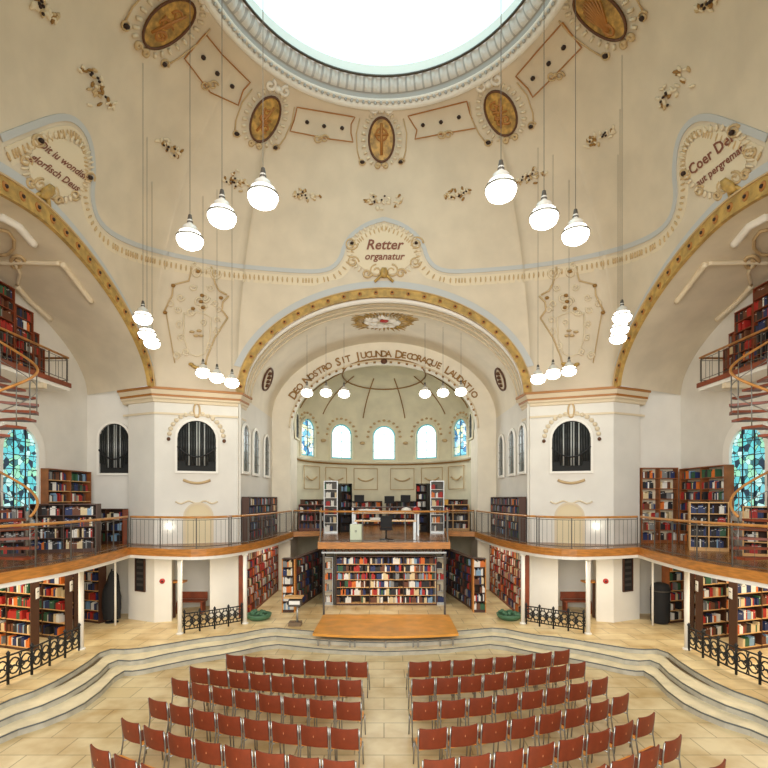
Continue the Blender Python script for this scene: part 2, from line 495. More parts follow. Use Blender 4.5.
for e, z in ((e2, -.15), (e3, -.30)):
    o = step(e, wide(e), z - .15, z); 
    for i, v in enumerate(o.v): o.v[i] = (v[0], v[1] - 15, v[2] + .45)
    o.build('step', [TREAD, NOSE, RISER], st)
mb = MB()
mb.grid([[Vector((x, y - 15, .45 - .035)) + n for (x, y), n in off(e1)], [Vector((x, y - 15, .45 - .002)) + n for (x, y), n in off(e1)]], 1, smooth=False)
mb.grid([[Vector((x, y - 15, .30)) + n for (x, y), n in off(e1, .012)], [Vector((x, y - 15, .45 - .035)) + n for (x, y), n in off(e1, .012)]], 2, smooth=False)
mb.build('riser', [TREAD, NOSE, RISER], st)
# gallery slab
GL = [(-8.3, 3.0), (-8.2, 9), (-8.08, 10.5), (-7.75, 11.9), (-7.82, 13.9), (-8.12, 15.95), (-7.3, 15.6), (-6.4, 15.38), (-5.6, 15.3), (-4.85, 16.2), (-4.4, 18.6), (-4.28, 21), (-4.25, 23.3)]
gl = smooth_path(GL[:6], 2) + smooth_path(GL[5:], 2)[1:]
GM = [(-2.95, 23.6), (-2.3, 17.7), (0, 17.65)]
GE = gl + [(-2.95, 23.6)]
gp = gl + GM; gpoly = both(gp)
ZG = 2.7
mb = MB(); mb.prism(gpoly + [(14, 3.0), (14, 18.55), (9.15, 18.55), (9.15, 31), (-9.15, 31), (-9.15, 18.55), (-14, 18.55), (-14, 3.0)], ZG - .16, ZG, 0)
struct(mb, 'floor', WOODG)
def strip(path, z0, z1, d):
    mb = MB(); o_ = off(path, d)
    mb.grid([[Vector((p[0], p[1], z0)), ], ] if False else [[Vector((p[0], p[1], z0)) for p, n in o_], [Vector((p[0], p[1], z0)) + n for p, n in o_],
             [Vector((p[0], p[1], z1)) + n for p, n in o_], [Vector((p[0], p[1], z1)) - n for p, n in o_]], smooth=False)
    return mb
struct(strip(gpoly, ZG - .2, ZG + .03, .05), 'trim_1', FASCIA)
for sd in (-1, 1):
    pth = [(x * -sd, y) for x, y in gl]
    if sd == 1: pth = pth[::-1]
    struct(strip(pth, ZG - .30, ZG - .2, .02), 'trim_2', WHITE)
mb = MB(); mb.prism(both(gl) + [(14, 3.0), (14, 18.6), (5.4, 18.6), (5.4, 22.6), (-5.4, 22.6), (-5.4, 18.6), (-14, 18.6), (-14, 3.0)] if False else
   gl + [(-5.2, 23.3), (-5.2, 18.6), (-14, 18.6), (-14, 3.0)], ZG - .30, ZG - .17)
struct(mb, 'ceiling', WHITE)
mb = MB(); mb.prism([(-x, y) for x, y in gl + [(-5.2, 23.3), (-5.2, 18.6), (-14, 18.6), (-14, 3.0)]][::-1], ZG - .30, ZG - .17)
struct(mb, 'ceiling', WHITE)

# columns
col_lbl = {-8.6: 'white slender post beside the %s bookcase rows', -6.4: 'white slender post at outer end of the %s railing by the pier', -4.7: 'white slender post at inner end of the %s railing by the pier'}
for sd in (-1, 1):
    for (x, y) in ((-8.6, 14.2), (-6.45, 15.8), (-4.75, 17.1)):
        lb = [v for k, v in col_lbl.items() if abs(k - x) < .2][0] % SIDE[sd]
        t = empty('support_post', (x * -sd, y, 0), 0, lb, 'post', 'white posts under the gallery')
        MB().lathe([(.07, 0.02), (.07, 2.36)], n=14).build('shaft', WHITE, t)
        MB().lathe([(.11, 0), (.11, .04), (.075, .05)], n=14).build('base', WHITE, t)
        MB().lathe([(.075, 2.32), (.10, 2.34), (.10, 2.395)], n=14).build('collar', WHITE, t)

# pier cornice
def offs(path, d):
    out = []; N = len(path)
    for i in range(N):
        v = []
        for j in (i - 1, i):
            if 0 <= j < N - 1:
                t = Vector((path[j + 1][0] - path[j][0], path[j + 1][1] - path[j][1])).normalized(); v.append(Vector((t.y, -t.x)))
        if len(v) == 2:
            b = (v[0] + v[1]).normalized(); k = d / max(.3, b.dot(v[0]))
        else: b = v[0]; k = d
        out.append((path[i][0] + b.x * k, path[i][1] + b.y * k))
    return out
for sd in (-1, 1):
    t = empty('pier_cornice', (6.6 * sd, 17.7, SP), 0, 'cream and gold moulded cornice on the %s pier' % SIDE[sd], 'cornice', 'cornices on the piers')
    path = [(-9.3, 17.9), A, B, (-5.28, 19.0)]
    def cb(prof):
        mb = MB(); rows = []
        for d, z in prof:
            rows.append([Vector((-x * sd - 6.6 * sd, y - 17.7, z)) for x, y in offs(path, d)])
        mb.grid(rows, smooth=False); return mb
    cb([(-.1, -.45), (.06, -.42), (.08, -.34), (.14, -.30), (.14, -.24)]).build('lower_moulding', CREAM, t)
    cb([(.1, -.24), (.17, -.24), (.17, -.17), (.1, -.17)]).build('gold_line', GOLDL, t)
    cb([(.1, -.17), (.18, -.17), (.24, -.06), (.24, -.03)]).build('upper_moulding', CREAM, t)
    cb([(.2, -.03), (.29, -.03), (.29, .05), (.0, .06), (-.6, .06)]).build('gold_edge', GOLDL, t)
    cb([(.02, -.85), (.05, -.85), (.05, -.78), (.02, -.78)]).build('astragal', CREAM, t)

# arch bands: gold with dark rosettes; inner white moulding
def arch_band(name, fn_o, fn_i, plane, label, group, nros):
    """fn_*: list of 3D points; band raised by .06 towards the hall along 'plane'"""
    t = empty(name, tuple(fn_o[len(fn_o) // 2]), 0, label, 'arch trim', group); o0 = fn_o[len(fn_o) // 2].copy()
    a = [p - o0 for p in fn_o]; b = [p - o0 for p in fn_i]
    n = plane * .07
    mb = MB(); mb.grid([a, [p + n for p in a], [p + n for p in b], b], smooth=False); mb.build('gilded_band', GOLD, t)
    for s0, s1, th in ((-.06, .04, .11), (.94, 1.06, .11)):
        mb = MB(); c = [p + (q - p) * s0 for p, q in zip(a, b)]; d = [p + (q - p) * s1 for p, q in zip(a, b)]
        k = plane * th
        mb.grid([c, [p + k for p in c], [p + k for p in d], d], smooth=False); mb.build('edge_moulding', GOLD if s0 > 0 else TAN, t)
    L = [0]
    for p, q in zip(a[:-1], a[1:]): L.append(L[-1] + (q - p).length)
    for i in range(nros):
        s_ = L[-1] * (i + .5) / nros
        j = max(k for k in range(len(L)) if L[k] <= s_); j = min(j, len(a) - 2)
        f = (s_ - L[j]) / max(1e-6, L[j + 1] - L[j]); c = ((a[j] + b[j]) * .5).lerp((a[j + 1] + b[j + 1]) * .5, f) + plane * .07
        M = plane.to_track_quat('Z', 'Y').to_matrix(); w = (a[j] - b[j]).length
        mb = MB(); mb.lathe([(w * .26, 0), (w * .22, .015), (w * .15, .02)], c, 10, 1, M); mb.lathe([(w * .12, .015), (w * .08, .05), (0, .06)], c, 8, 0, M)
        mb.build('rosette', [DOT, GOLDL], t)
o_ = [Vector((x, YF, SP + z)) for x, z in [sup(PI * i / 72, 5.36, 3.86, 1.95) for i in range(73)]]
i_ = [Vector((x, YF, SP + z)) for x, z in [sup(PI * i / 72, 5.08, 3.55, 1.95) for i in range(73)]]
arch_band('choir_arch_trim', o_, i_, Vector((0, -1, 0)), 'gilded band around the central choir arch', None, 24)
for sd in (-1, 1):
    o_ = [Vector((XS * sd, YC + y, SP + z)) for y, z in [sup(PI * i / 90, 5.51, 3.06, 1.7) for i in range(91)]]
    i_ = [Vector((XS * sd, YC + y, SP + z)) for y, z in [sup(PI * i / 90, 5.12, 2.66, 1.7) for i in range(91)]]
    arch_band('transept_arch_trim', o_, i_, Vector((-sd, 0, 0)), 'gilded band with dark rosettes around the %s side arch' % SIDE[sd], 'bands around the side arches', 26)
# pale blue painted border outside the arches and along the dome foot
def lower_path(sd):
    p = [(0, 138), (30, 126), (58, 116), (76, 119), (90, 138), (94, 170), (91, 200), (100, 226), (128, 243), (175, 256), (225, 265), (290, 271), (325, 272), (340, 262), (346, 240), (364, 225), (384, 219)]
    return [(x if sd < 0 else 768 - x, y) for x, y in smooth_path(p, 2)]
for sd in (-1, 1):
    pp = pxpath(lower_path(sd), .03, 2.2)
    if sd > 0: pp = pp
    mb = MB(); ribbon(mb, pp, -.07, .07, .03)
    o0 = mb.build('painted_border', BLUE); recentre(o0)
    tag(o0, 'pale blue line sweeping along the dome foot on the %s side' % SIDE[sd], 'border', 'blue borders of the dome')
    t = empty('beaded_border', tuple(pp[len(pp) // 2][0]), 0, 'tan beaded stucco border below the blue line on the %s side' % SIDE[sd], 'border', 'beaded borders of the dome'); c0 = t.location.copy()
    mb = MB()
    acc = 0; last = None
    for i, (p, n) in enumerate(pp):
        tt = (pp[min(i + 1, len(pp) - 1)][0] - pp[max(i - 1, 0)][0]).normalized(); s_ = n.cross(tt).normalized()
        if s_.z > 0: s_ = -s_
        if last is not None: acc += (p - last).length
        last = p
        if acc >= .1 or i == 0:
            acc = 0
            M = Matrix((tt, s_, n)).transposed()
            mb.blob(p + s_ * .32 - c0, (.032, .1, .03), 0, M)
    o = mb.build('beads', TAN, t); o['kind'] = 'stuff'
    mb = MB(); q = [(p, n) for p, n in pp]
    sg = 1 if sd < 0 else -1
    # the border lies below the line: choose the side whose offset points down at mid path
    i = len(pp) // 2; p, n = pp[i]; tt = pp[i + 1][0] - pp[i - 1][0]; s_ = n.cross(tt); sg = 1 if s_.z < 0 else -1
    ribbon(mb, [(p - Vector(c0) - n * .015, n) for p, n in pp], sg * .16, sg * .5, .015); mb.build('backing_band', CREAM, t)
    # blue band hugging the gold side arch
    pts = []
    for i in range(8, 84):
        y, z = sup(PI * i / 90, 5.51, 3.06, 1.7); y2, z2 = sup(PI * i / 90, 5.75, 3.3, 1.7)
        pts.append((y, z, y2, z2))
    mb = MB(); r0 = []; r1 = []
    for y, z, y2, z2 in pts:
        for rr, (a_, b_) in ((r0, (y, z)), (r1, (y2, z2))):
            q = Vector((0, YC + a_, SP + b_)); h, n, k, d = BV.ray_cast(Vector((2.0 * sd, YC + a_, SP + b_ + .03)), Vector((sd, 0, 0)), 12)
            rr.append((h if h is not None else Vector((XS * sd, YC + a_, SP + b_))) + Vector((-sd * .03, 0, 0)))
    mb.grid([r0, r1]); o = recentre(mb.build('painted_border', BLUE))
    tag(o, 'pale blue band hugging the %s gilded side arch' % SIDE[sd], 'border', 'blue borders of the arches')
mb = MB(); r0 = []; r1 = []
for i in range(6, 67):
    for rr, (x, z) in ((r0, sup(PI * i / 72, 5.36, 3.88, 1.95)), (r1, sup(PI * i / 72, 5.63, 4.12, 1.95))):
        h, n, k, d = BV.ray_cast(Vector((x, 12, SP + z + .02)), Vector((0, 1, 0)), 12)
        rr.append((h if h is not None else Vector((x, YF, SP + z))) + Vector((0, -.03, 0)))
mb.grid([r0, r1]); o = recentre(mb.build('painted_border', BLUE)); tag(o, 'pale blue band above the central gilded arch', 'border')

# white/cream mouldings just inside the choir barrel
t = empty('vault_mouldings', (0, 18.9, SP), 0, 'fine concentric stucco lines inside the front of the choir vault', 'moulding')
for y in (18.35, 18.75, 19.1, 19.5):  # thick first ring is white: the bright crescent put into its colour
    MB().tube([Vector((x * .99, y - 18.9, z - .03)) for x, z in [sup(PI * i / 48, 5.25, 3.55, 1.95) for i in range(49)]], .1 if y < 18.5 else .035, 6).build('moulding', WHITE if y < 18.5 else CREAM, t)

# ------------------------------------------------------------------ oculus
t = empty('oculus_cornice', OC, 0, 'white and grey fluted ring moulding around the round skylight', 'cornice')
def lath(prof, name, m, n=96, sm=True):
    MB().grid([[Vector((r * math.cos(2 * PI * k / n), r * math.sin(2 * PI * k / n), z)) for k in range(n)] for r, z in prof], closed=True, smooth=sm).build(name, m, t)
lath([(4.82, -.12), (4.72, -.22), (4.62, -.1), (4.62, 0)], 'outer_rim', WHITE)
lath([(4.62, -.02), (4.56, -.08), (4.5, -.02), (4.5, .08)], 'bead_ring', WHITE)
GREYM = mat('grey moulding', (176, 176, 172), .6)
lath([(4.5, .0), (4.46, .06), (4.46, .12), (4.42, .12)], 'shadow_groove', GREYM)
mb = MB(); n = 400; rows = []
for j in range(7):
    a = PI / 2 * j / 6; r0 = 4.42 - .27 * math.sin(a); z0 = .12 + .3 * (1 - math.cos(a))
    rows.append([Vector(((r0 + .05 * (k % 4 > 1)) * math.cos(2 * PI * k / n), (r0 + .05 * (k % 4 > 1)) * math.sin(2 * PI * k / n), z0)) for k in range(n)])
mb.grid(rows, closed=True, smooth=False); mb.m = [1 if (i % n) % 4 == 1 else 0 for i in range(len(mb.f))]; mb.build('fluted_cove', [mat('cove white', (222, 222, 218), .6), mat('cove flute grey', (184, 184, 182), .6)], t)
mb = MB()
for k in range(150):
    a = 2 * PI * k / 150; mb.blob((4.56 * math.cos(a), 4.56 * math.sin(a), -.1), (.05, .05, .05))
o = mb.build('dentils', GREYM, t); o['kind'] = 'stuff'
lath([(4.17, .4), (4.12, .38), (4.12, .5), (4.08, .7)], 'inner_rim', WHITE)
lath([(4.13, .37), (4.07, .37), (4.07, .41), (4.13, .41)], 'dark_line', DSTEEL)
t = empty('window_1', (0, YC, OC[2] + .7), 0); t['kind'] = 'structure'
mb = MB(); mb.lathe([(4.1, 0), (3.4, .22), (2.2, .42), (1, .5), (0, .52)], n=64); mb.build('glass', SKYG, t)
mb = MB(); mb.tube([(3.72 * math.cos(2 * PI * k / 64), 3.72 * math.sin(2 * PI * k / 64), .06) for k in range(64)], .025, 5, closed=True)
mb.build('glazing_ring', mat('glazing grey', (150, 176, 180), .4), t)
mb = MB()
for a0 in (30, 120, 210, 300):
    for k in range(0, 1):
        pts = [(2.4 * math.cos(math.radians(a0 + d)), 2.4 * math.sin(math.radians(a0 + d)), .36) for d in range(0, 31, 5)]
        mb.tube(pts, .02, 5)
mb.build('glazing_bar', mat('glazing grey', (150, 170, 170)), t)
t = empty('skylight_reflection', (0, YC + 1.2, OC[2] + .2), 0, 'small pale chandelier reflection modelled under the skylight glass', 'reflection')  # a chandelier's reflection in the glass, built as a pale shape
PALE = mat('pale reflection', (150, 190, 196), .4)
MB().tube([(0, 0, 1.0), (0, 0, .05)], .015, 5).build('rod', PALE, t)
mb = MB(); mb.tube([(-.35, 0, .2), (.35, 0, .2)], .02, 5); mb.tube([(0, -.35, .2), (0, .35, .2)], .02, 5)
for a_ in range(4): mb.lathe([(.03, .2), (.05, .3), (.02, .36)], (.33 * math.cos(a_ * PI / 2), .33 * math.sin(a_ * PI / 2), 0), 8)
mb.build('arms', PALE, t)

# ------------------------------------------------------------------ dome ornaments
def fr_tube(mb, fr, c0, pts, r, m=0, n=5, off_=.03, closed=False):
    mb.tube([fr.at(u, v, off_) - c0 for u, v in pts], r, n, m, closed)
def ell(a, b, n=28, u0=0, v0=0, t0=0, t1=2 * PI):
    full_ = abs(t1 - t0 - 2 * PI) < 1e-6
    return [(u0 + a * math.cos(t0 + (t1 - t0) * i / (n if full_ else n - 1)), v0 + b * math.sin(t0 + (t1 - t0) * i / (n if full_ else n - 1))) for i in range(n)]
def disc(mb, fr, c0, pts, off_, m=0, ctr=(0, 0)):
    c = fr.at(*ctr, off_) - c0; vs = [c] + [fr.at(u, v, off_) - c0 for u, v in pts]; N = len(pts)
    mb.add(vs, [(0, i + 1, (i + 1) % N + 1) for i in range(N)], m, False)
    base = [fr.at(u, v, 0) - c0 for u, v in pts]; mb.grid([vs[1:], base], m, False, closed=True)
def scroll(u, v, r, s_=1, turns=1.3, a0=0, n=16):
    return [(u + r * (1 - .7 * i / n) * math.cos(a0 + s_ * 2 * PI * turns * i / n), v + r * (1 - .7 * i / n) * math.sin(a0 + s_ * 2 * PI * turns * i / n)) for i in range(n + 1)]
def medallion(px, py, w, h, rot, motif, label):
    fr = Fr(px, py, rot); c0 = fr.p.copy(); k = fr.k
    a = w / 2 * k; b = h / 2 * k
    t = empty('oval_medallion', tuple(c0), 0, label, 'medallion', 'gold ovals around the skylight')
    mb = MB(); disc(mb, fr, c0, ell(a, b), .05); mb.build('gold_field', MEDAL, t)
    mb = MB(); fr_tube(mb, fr, c0, ell(a, b), .035, 0, 6, .06, True); mb.build('rim', BROWN, t)
    mb = MB(); RB = []
    if motif == 'cross':
        mb.tube([fr.at(0, -.7 * b, .06) - c0, fr.at(0, .75 * b, .06) - c0], .05, 6); mb.tube([fr.at(-.55 * a, .25 * b, .06) - c0, fr.at(.55 * a, .25 * b, .06) - c0], .045, 6)
        fr_tube(mb, fr, c0, ell(.42 * a, .28 * b, 18, 0, .25 * b), .035, 0, 5, .06, True)
    elif motif == 'rays':
        for i in range(9):
            f = -1.0 + i * .25; mb.tube([fr.at(0 - .35 * a, -.55 * b, .06) - c0, fr.at((-.2 + .95 * math.sin(f + .35)) * a * .8, (-.1 + .8 * math.cos(f)) * b, .06) - c0], .03, 5)
        fr_tube(mb, fr, c0, ell(.25 * a, .2 * b, 12, -.3 * a, -.5 * b), .04, 0, 5, .06, True)
    else:
        rr = random.Random(motif)
        for i in range(5):
            u, v = rr.uniform(-.35, .35) * a, rr.uniform(-.6, .5) * b
            fr_tube(mb, fr, c0, scroll(u, v, .34 * a, rr.choice((-1, 1)), 1.1, rr.uniform(0, 6)), .035, 0, 5, .06)
        mb.tube([fr.at(-.3 * a, -.6 * b, .06) - c0, fr.at(.3 * a, .6 * b, .06) - c0], .04, 5); mb.tube([fr.at(-.45 * a, .1 * b, .06) - c0, fr.at(.45 * a, .0, .06) - c0], .03, 5)
    mb.build('emblem', GOLDL, t)
    mb = MB()
    for i in range(26):
        an = 2 * PI * i / 26
        if abs(math.sin(an) + 1) < .08: continue
        u1, v1 = a * 1.28 * math.cos(an), b * 1.18 * math.sin(an); u2, v2 = a * 1.62 * math.cos(an), b * 1.34 * math.sin(an)
        mb.tube([fr.at(u1, v1, .03) - c0, fr.at(u2, v2, .03) - c0], .045, 5)
    islands(mb, 'flute', CREAM, t)
    mb = MB()
    for s_ in (-1, 1):
        fr_tube(mb, fr, c0, [(s_ * a * 1.7, b * .95), (s_ * a * 2.0, b * .3), (s_ * a * 1.95, -b * .5), (s_ * a * 1.75, -b * .95)], .022)
        fr_tube(mb, fr, c0, scroll(s_ * a * 1.6, -b * 1.0, a * .3, s_, 1.2), .028)
        mb.blob(fr.at(s_ * a * 1.55, -b * 1.02, .05) - c0, (.09, .07, .05), 1)
    fr_tube(mb, fr, c0, scroll(-a * .3, -b * 1.2, a * .22, 1, 1.2), .05, 0); fr_tube(mb, fr, c0, scroll(a * .3, -b * 1.2, a * .22, -1, 1.2, PI), .05, 0)
    islands(mb, 'scroll', [TAN, DOT], t)
    mb = MB()
    for s_ in (-1, 1):
        fr_tube(mb, fr, c0, scroll(s_ * a * .6, b * 1.38, a * .4, s_, 1.1, PI / 2), .05)
    mb.blob(fr.at(0, b * 1.35, .06) - c0, (.12, .12, .1)); islands(mb, 'crest', WHITE, t)
medallion(381.5, 140, 25, 44, 0, 'cross', 'gold oval with a brown ringed cross, centred under the skylight')
medallion(265, 119, 27, 47, -.38, 3, 'gold oval with brown figures, left of the cross oval')
medallion(501, 113, 30, 46, .38, 5, 'gold oval with brown figures, right of the cross oval')
medallion(167, 22, 36, 62, -.85, 11, 'large gold oval with a brown leafy emblem at upper left of the dome')
medallion(602, 14, 36, 62, .85, 'rays', 'large gold oval with brown fan rays at upper right of the dome')
def panel(q, dots, label, sc):
    t = empty('dome_panel', tuple(cast(*q[0])[0]), 0, label, 'panel', 'outlined panels below the skylight'); c0 = t.location.copy()
    pp = pxpath(q, .03, 3, True); mb = MB(); mb.tube([p - c0 for p, n in pp], .02, 5, closed=True); mb.build('gold_outline', GOLDL, t)
    for d in dots:
        h, n = cast(*d); MB().blob(h + n * .03 - c0, (.075, .075, .05)).build('dark_stud', DOT, t)
    h, n = cast(*sc); fr = Fr(*sc); mb = MB()
    for s_ in (-1, 1): fr_tube(mb, fr, c0, scroll(s_ * .12, -.05, .14, s_, 1.2), .03)
    mb.blob(h + n * .05 - c0, (.07, .07, .05)); mb.build('scroll', TAN, t)
panel([(297, 107), (355, 117), (351, 124), (351, 133), (353, 142), (330, 139), (290, 131), (294, 120)], [(307, 122), (324, 126), (342, 128)], 'gold-outlined panel with three studs just left of the cross oval', (321, 137))
panel([(408, 116), (467, 101), (470, 113), (476, 128), (446, 133), (415, 139), (417, 130)], [(423, 125), (441, 122), (459, 117)], 'gold-outlined panel with three studs just right of the cross oval', (445, 133))
panel([(205, 33), (222, 54), (250, 82), (243, 90), (238, 105), (210, 92), (184, 58)], [(203, 57), (217, 73), (232, 86)], 'gold-outlined panel with three studs between the two left ovals', (209, 83))
panel([(563, 22), (582, 47), (556, 74), (533, 97), (528, 88), (516, 76), (540, 48)], [(533, 78), (549, 63), (564, 47)], 'gold-outlined panel with three studs between the two right ovals', (556, 74))
def garland(px, py, L, rot, label, seed):
    fr = Fr(px, py, rot); c0 = fr.p.copy(); k = fr.k; rr = random.Random(seed); L = L * k
    t = empty('flower_garland', tuple(c0), 0, label, 'stucco flowers', 'small stucco flower sprays on the dome')
    mb = MB(); M = fr.mat3()
    for i in range(30):
        u = rr.uniform(-.5, .5) * L; v = rr.gauss(0, .12) * L * (.6 if abs(u) > L * .3 else 1)
        a = rr.uniform(0, PI); Rz = M @ Matrix.Rotation(a, 3, 'Z')
        mb.blob(fr.at(u, v, .02) - c0, (.09, .045, .03), rr.choice((0, 0, 1, 2)), Rz)
    mb.build('leaves', [CREAM, TAN, LETTERG], t)
    mb = MB()
    for i in range(5): mb.blob(fr.at(rr.uniform(-.38, .38) * L, rr.gauss(0, .08) * L, .06) - c0, (.038, .038, .03))
    islands(mb, 'flower_centre', DOT, t)
GR = [(45, 10, 30, -.6, 'flower spray in the top left corner'), (98, 88, 52, -.95, 'long flower spray left of the skylight, above the left cartouche'),
      (168, 147, 28, -.6, 'flower spray above the lowest left pendant lamps'), (237, 182, 28, -.3, 'flower spray beside the left topmost pendant lamp'),
      (307, 196, 26, -.15, 'flower spray below the left central panel'), (384, 201, 38, 0, 'flower spray below the cross oval'),
      (457, 193, 26, .15, 'flower spray below the right central panel'), (531, 177, 32, .3, 'flower spray beside the middle right pendant lamp'),
      (600, 137, 34, .45, 'flower spray above the lowest right pendant lamp'), (674, 87, 50, .95, 'long flower spray right of the skylight, above the right cartouche'),
      (708, 3, 26, .6, 'flower spray in the top right corner')]
for i, (px, py, L, r_, lb) in enumerate(GR): garland(px, py, L, r_, 'cream stucco ' + lb, i)

def text_on(fr, c0, body, size, v, m, t, name='lettering'):
    vs, fs = text_mesh(body, size, .25); mb = MB()
    mb.add([fr.at(p.x, p.y + v, .05) - c0 for p in vs], fs); mb.build(name, m, t)
def cartouche(px, py, w, h, rot, l1, l2, label, s1, s2, ring):
    fr = Fr(px, py, rot); c0 = fr.p.copy(); k = fr.k
    t = empty('cartouche', tuple(c0), 0, label, 'cartouche', 'cartouches over the arches')
    a, b = w / 2 * k, h / 2 * k
    mb = MB(); disc(mb, fr, c0, ell(a, b), .03); mb.build('field', CREAM, t)
    text_on(fr, c0, l1, s1, b * .28, LETTER, t); text_on(fr, c0, l2, s2, -b * .22, LETTER, t)
    mb = MB()
    N = 30
    for i in range(N):
        an = -.25 * PI + 1.5 * PI * i / (N - 1)
        u, v = a * 1.12 * math.cos(an), b * 1.12 * math.sin(an)
        Rz = fr.mat3() @ Matrix.Rotation(an, 3, 'Z'); mb.blob(fr.at(u, v, .03) - c0, (.1, .04, .03), 0, Rz)
    mb.build('leaf_frame', CREAM, t)
    mb = MB()
    for s_ in (-1, 1):
        fr_tube(mb, fr, c0, scroll(s_ * a * 1.05, b * .35, a * .22, s_, 1.4), .035)
        fr_tube(mb, fr, c0, scroll(s_ * a * 1.0, -b * .45, a * .2, -s_, 1.3), .03)
        mb.blob(fr.at(s_ * a * 1.03, b * .35, .08) - c0, (.07, .07, .05), 1)
        fr_tube(mb, fr, c0, scroll(s_ * a * .25, -b * .85, a * .22, -s_, 1.2, PI / 2), .035)
        fr_tube(mb, fr, c0, scroll(s_ * a * .55, -b * .95, a * .16, s_, 1.2), .04)
    islands(mb, 'scroll', [TAN, DOT], t)
    mb = MB(); mb.blob(fr.at(0, -b * .95, .1) - c0, (.16, .22, .08), 0, fr.mat3())
    for s_ in (-1, 1): mb.tube([fr.at(0, -b * .95, .08) - c0, fr.at(s_ * a * .3, -b * 1.35, .08) - c0], .05, 5)
    mb.build('keystone', GOLD, t)
cartouche(384, 252, 62, 46, 0, 'Retter', 'organatur', 'cream cartouche with brown lettering above the central arch', .5, .36, False)
cartouche(58, 168, 60, 58, -.62, 'Dit iu wondish', 'glorfisch Deus', 'cream cartouche with brown slanting lettering above the left side arch', .24, .24, True)
cartouche(716, 162, 62, 60, .68, 'Coer Dei', 'aut pergremat', 'cream cartouche with brown slanting lettering above the right side arch', .34, .24, True)
# stucco shields over the piers
for sd in (-1, 1):
    fr = Fr(384 + sd * 183, 318, 0); c0 = fr.p.copy(); k = fr.k
    t = empty('stucco_shield', tuple(c0), 0, 'tall cream stucco coat of arms over the %s pier' % SIDE[sd], 'stucco relief', 'reliefs over the piers')
    mb = MB(); S = lambda L_: [(u * k * -sd, v * k) for u, v in L_]
    # drawn for the left one, u grows toward the middle of the picture
    fr_tube(mb, fr, c0, S([(-36, 6), (-28, 22), (-27, 32), (-12, 36), (-9, 48)]), .032)
    fr_tube(mb, fr, c0, S([(10, 50), (14, 34), (18, 27), (26, 23)]), .035)
    fr_tube(mb, fr, c0, S([(28, 22), (22, 16), (21, 8), (27, 0)]), .035)
    fr_tube(mb, fr, c0, S([(27, 0), (14, -20), (6, -40), (4, -50)]), .032)
    fr_tube(mb, fr, c0, S([(-34, 4), (-30, -20), (-26, -45)]), .02)
    mb.build('outline', TAN, t)
    mb = MB()
    fr_tube(mb, fr, c0, S([(-17, 5), (-17, -20), (-12, -36), (-4, -39), (4, -36), (9, -20), (10, 0), (6, 3), (-4, 6), (-12, 2), (-17, 5)]), .025)
    for (u, v) in ((-9, -14), (-5, -18), (-2, -13), (0, -18)): mb.blob(fr.at(u * k * -sd, v * k, .05) - c0, (.1, .07, .05), 1)
    mb.build('escutcheon', [CREAM, TAN], t)
    mb = MB()
    for (u, v, r, s_) in ((-4, 44, 6, 1), (14, 44, 6, -1), (-2, 16, 5, 1), (4, 20, 5, -1), (2, 10, 4, 1), (-10, 6, 4, -1), (-24, -38, 4, 1)):
        fr_tube(mb, fr, c0, scroll(u * k * -sd, v * k, r * k, s_, 1.4), .035)
    for (u, v) in ((-3, 45), (1, 22), (0, 16), (-8, 9), (2, 10), (20, 20), (-27, 31), (-35, 5)): mb.blob(fr.at(u * k * -sd, v * k, .06) - c0, (.08, .08, .06), 1)
    for i_ in range(16):
        a_ = i_ * 2.4; u_, v_ = [(-20, 20), (-22, 8), (-21, -6), (-20, -20), (14, 14), (16, -2), (15, -14), (8, -28), (-8, 30), (10, 30), (-15, -34), (-6, 50), (8, 46), (18, 8), (-30, 14), (2, -4)][i_]
        fr_tube(mb, fr, c0, scroll(u_ * k * -sd, v_ * k, 3.6 * k, 1 if i_ % 2 else -1, 1.1, a_), .03)
    islands(mb, 'crest', [CREAM, LETTERG], t)
    mb = MB()
    for i in range(7): mb.blob(fr.at((-10 + 2.2 * i) * k * -sd, (-47 - 4 * math.sin(i / 6 * PI)) * k, .05) - c0, (.1, .12, .06), 0)
    mb.build('gold_shell', GOLD, t)

# lettering around the chancel arch
def arc_letters():
    s_ = 'DEO NOSTRO SIT JUCUNDA DECORAQUE LAUDATIO'
    mb = MB(); n = len(s_)
    def P(a):
        x, z = sup(a, 4.75, 3.5, 2.0); return Vector((x, 23.44, OPS - .05 + z))
    # equal arc length placement
    aa = [PI * (.86 - .72 * i / 400) for i in range(401)]; pts = [P(a) for a in aa]; L = [0]
    for p, q in zip(pts[:-1], pts[1:]): L.append(L[-1] + (q - p).length)
    for i, ch in enumerate(s_):
        if ch == ' ': continue
        d = L[-1] * (i + .5) / n; j = max(k for k in range(401) if L[k] <= d); j = min(j, 399)
        t_ = (pts[j + 1] - pts[j]).normalized(); up = Vector((-t_.z, 0, t_.x))
        vs, fs = text_mesh(ch, .52 if (i == 0 or s_[i - 1] == ' ') else .42)
        mb.add([pts[j] + t_ * v.x + up * v.y + Vector((0, 0, 0)) for v in vs], fs)
        mb.add([pts[j] + t_ * v.x + up * v.y + Vector((0, .03, 0)) for v in vs], fs)
    o = recentre(mb.build('painted_inscription', LETTERG)); tag(o, 'brown and gold Latin lettering curving around the inner arch before the apse', 'inscription')
arc_letters()
t = empty('chancel_arch_trim', (0, 23.4, OPS), 0, 'dashed gold edging around the inner arch before the apse', 'arch trim')
mb = MB(); mb2 = MB()
for i in range(4, 69, 1):
    a0, a1 = PI * i / 72, PI * (i + .62) / 72
    if i % 2: continue
    p = [sup(a0 + (a1 - a0) * j / 3, 4.36, 3.06, 2) for j in range(4)]
    mb.tube([(x, 0, z) for x, z in p], .05, 5)
mb.build('gold_dashes', LETTERG, t)
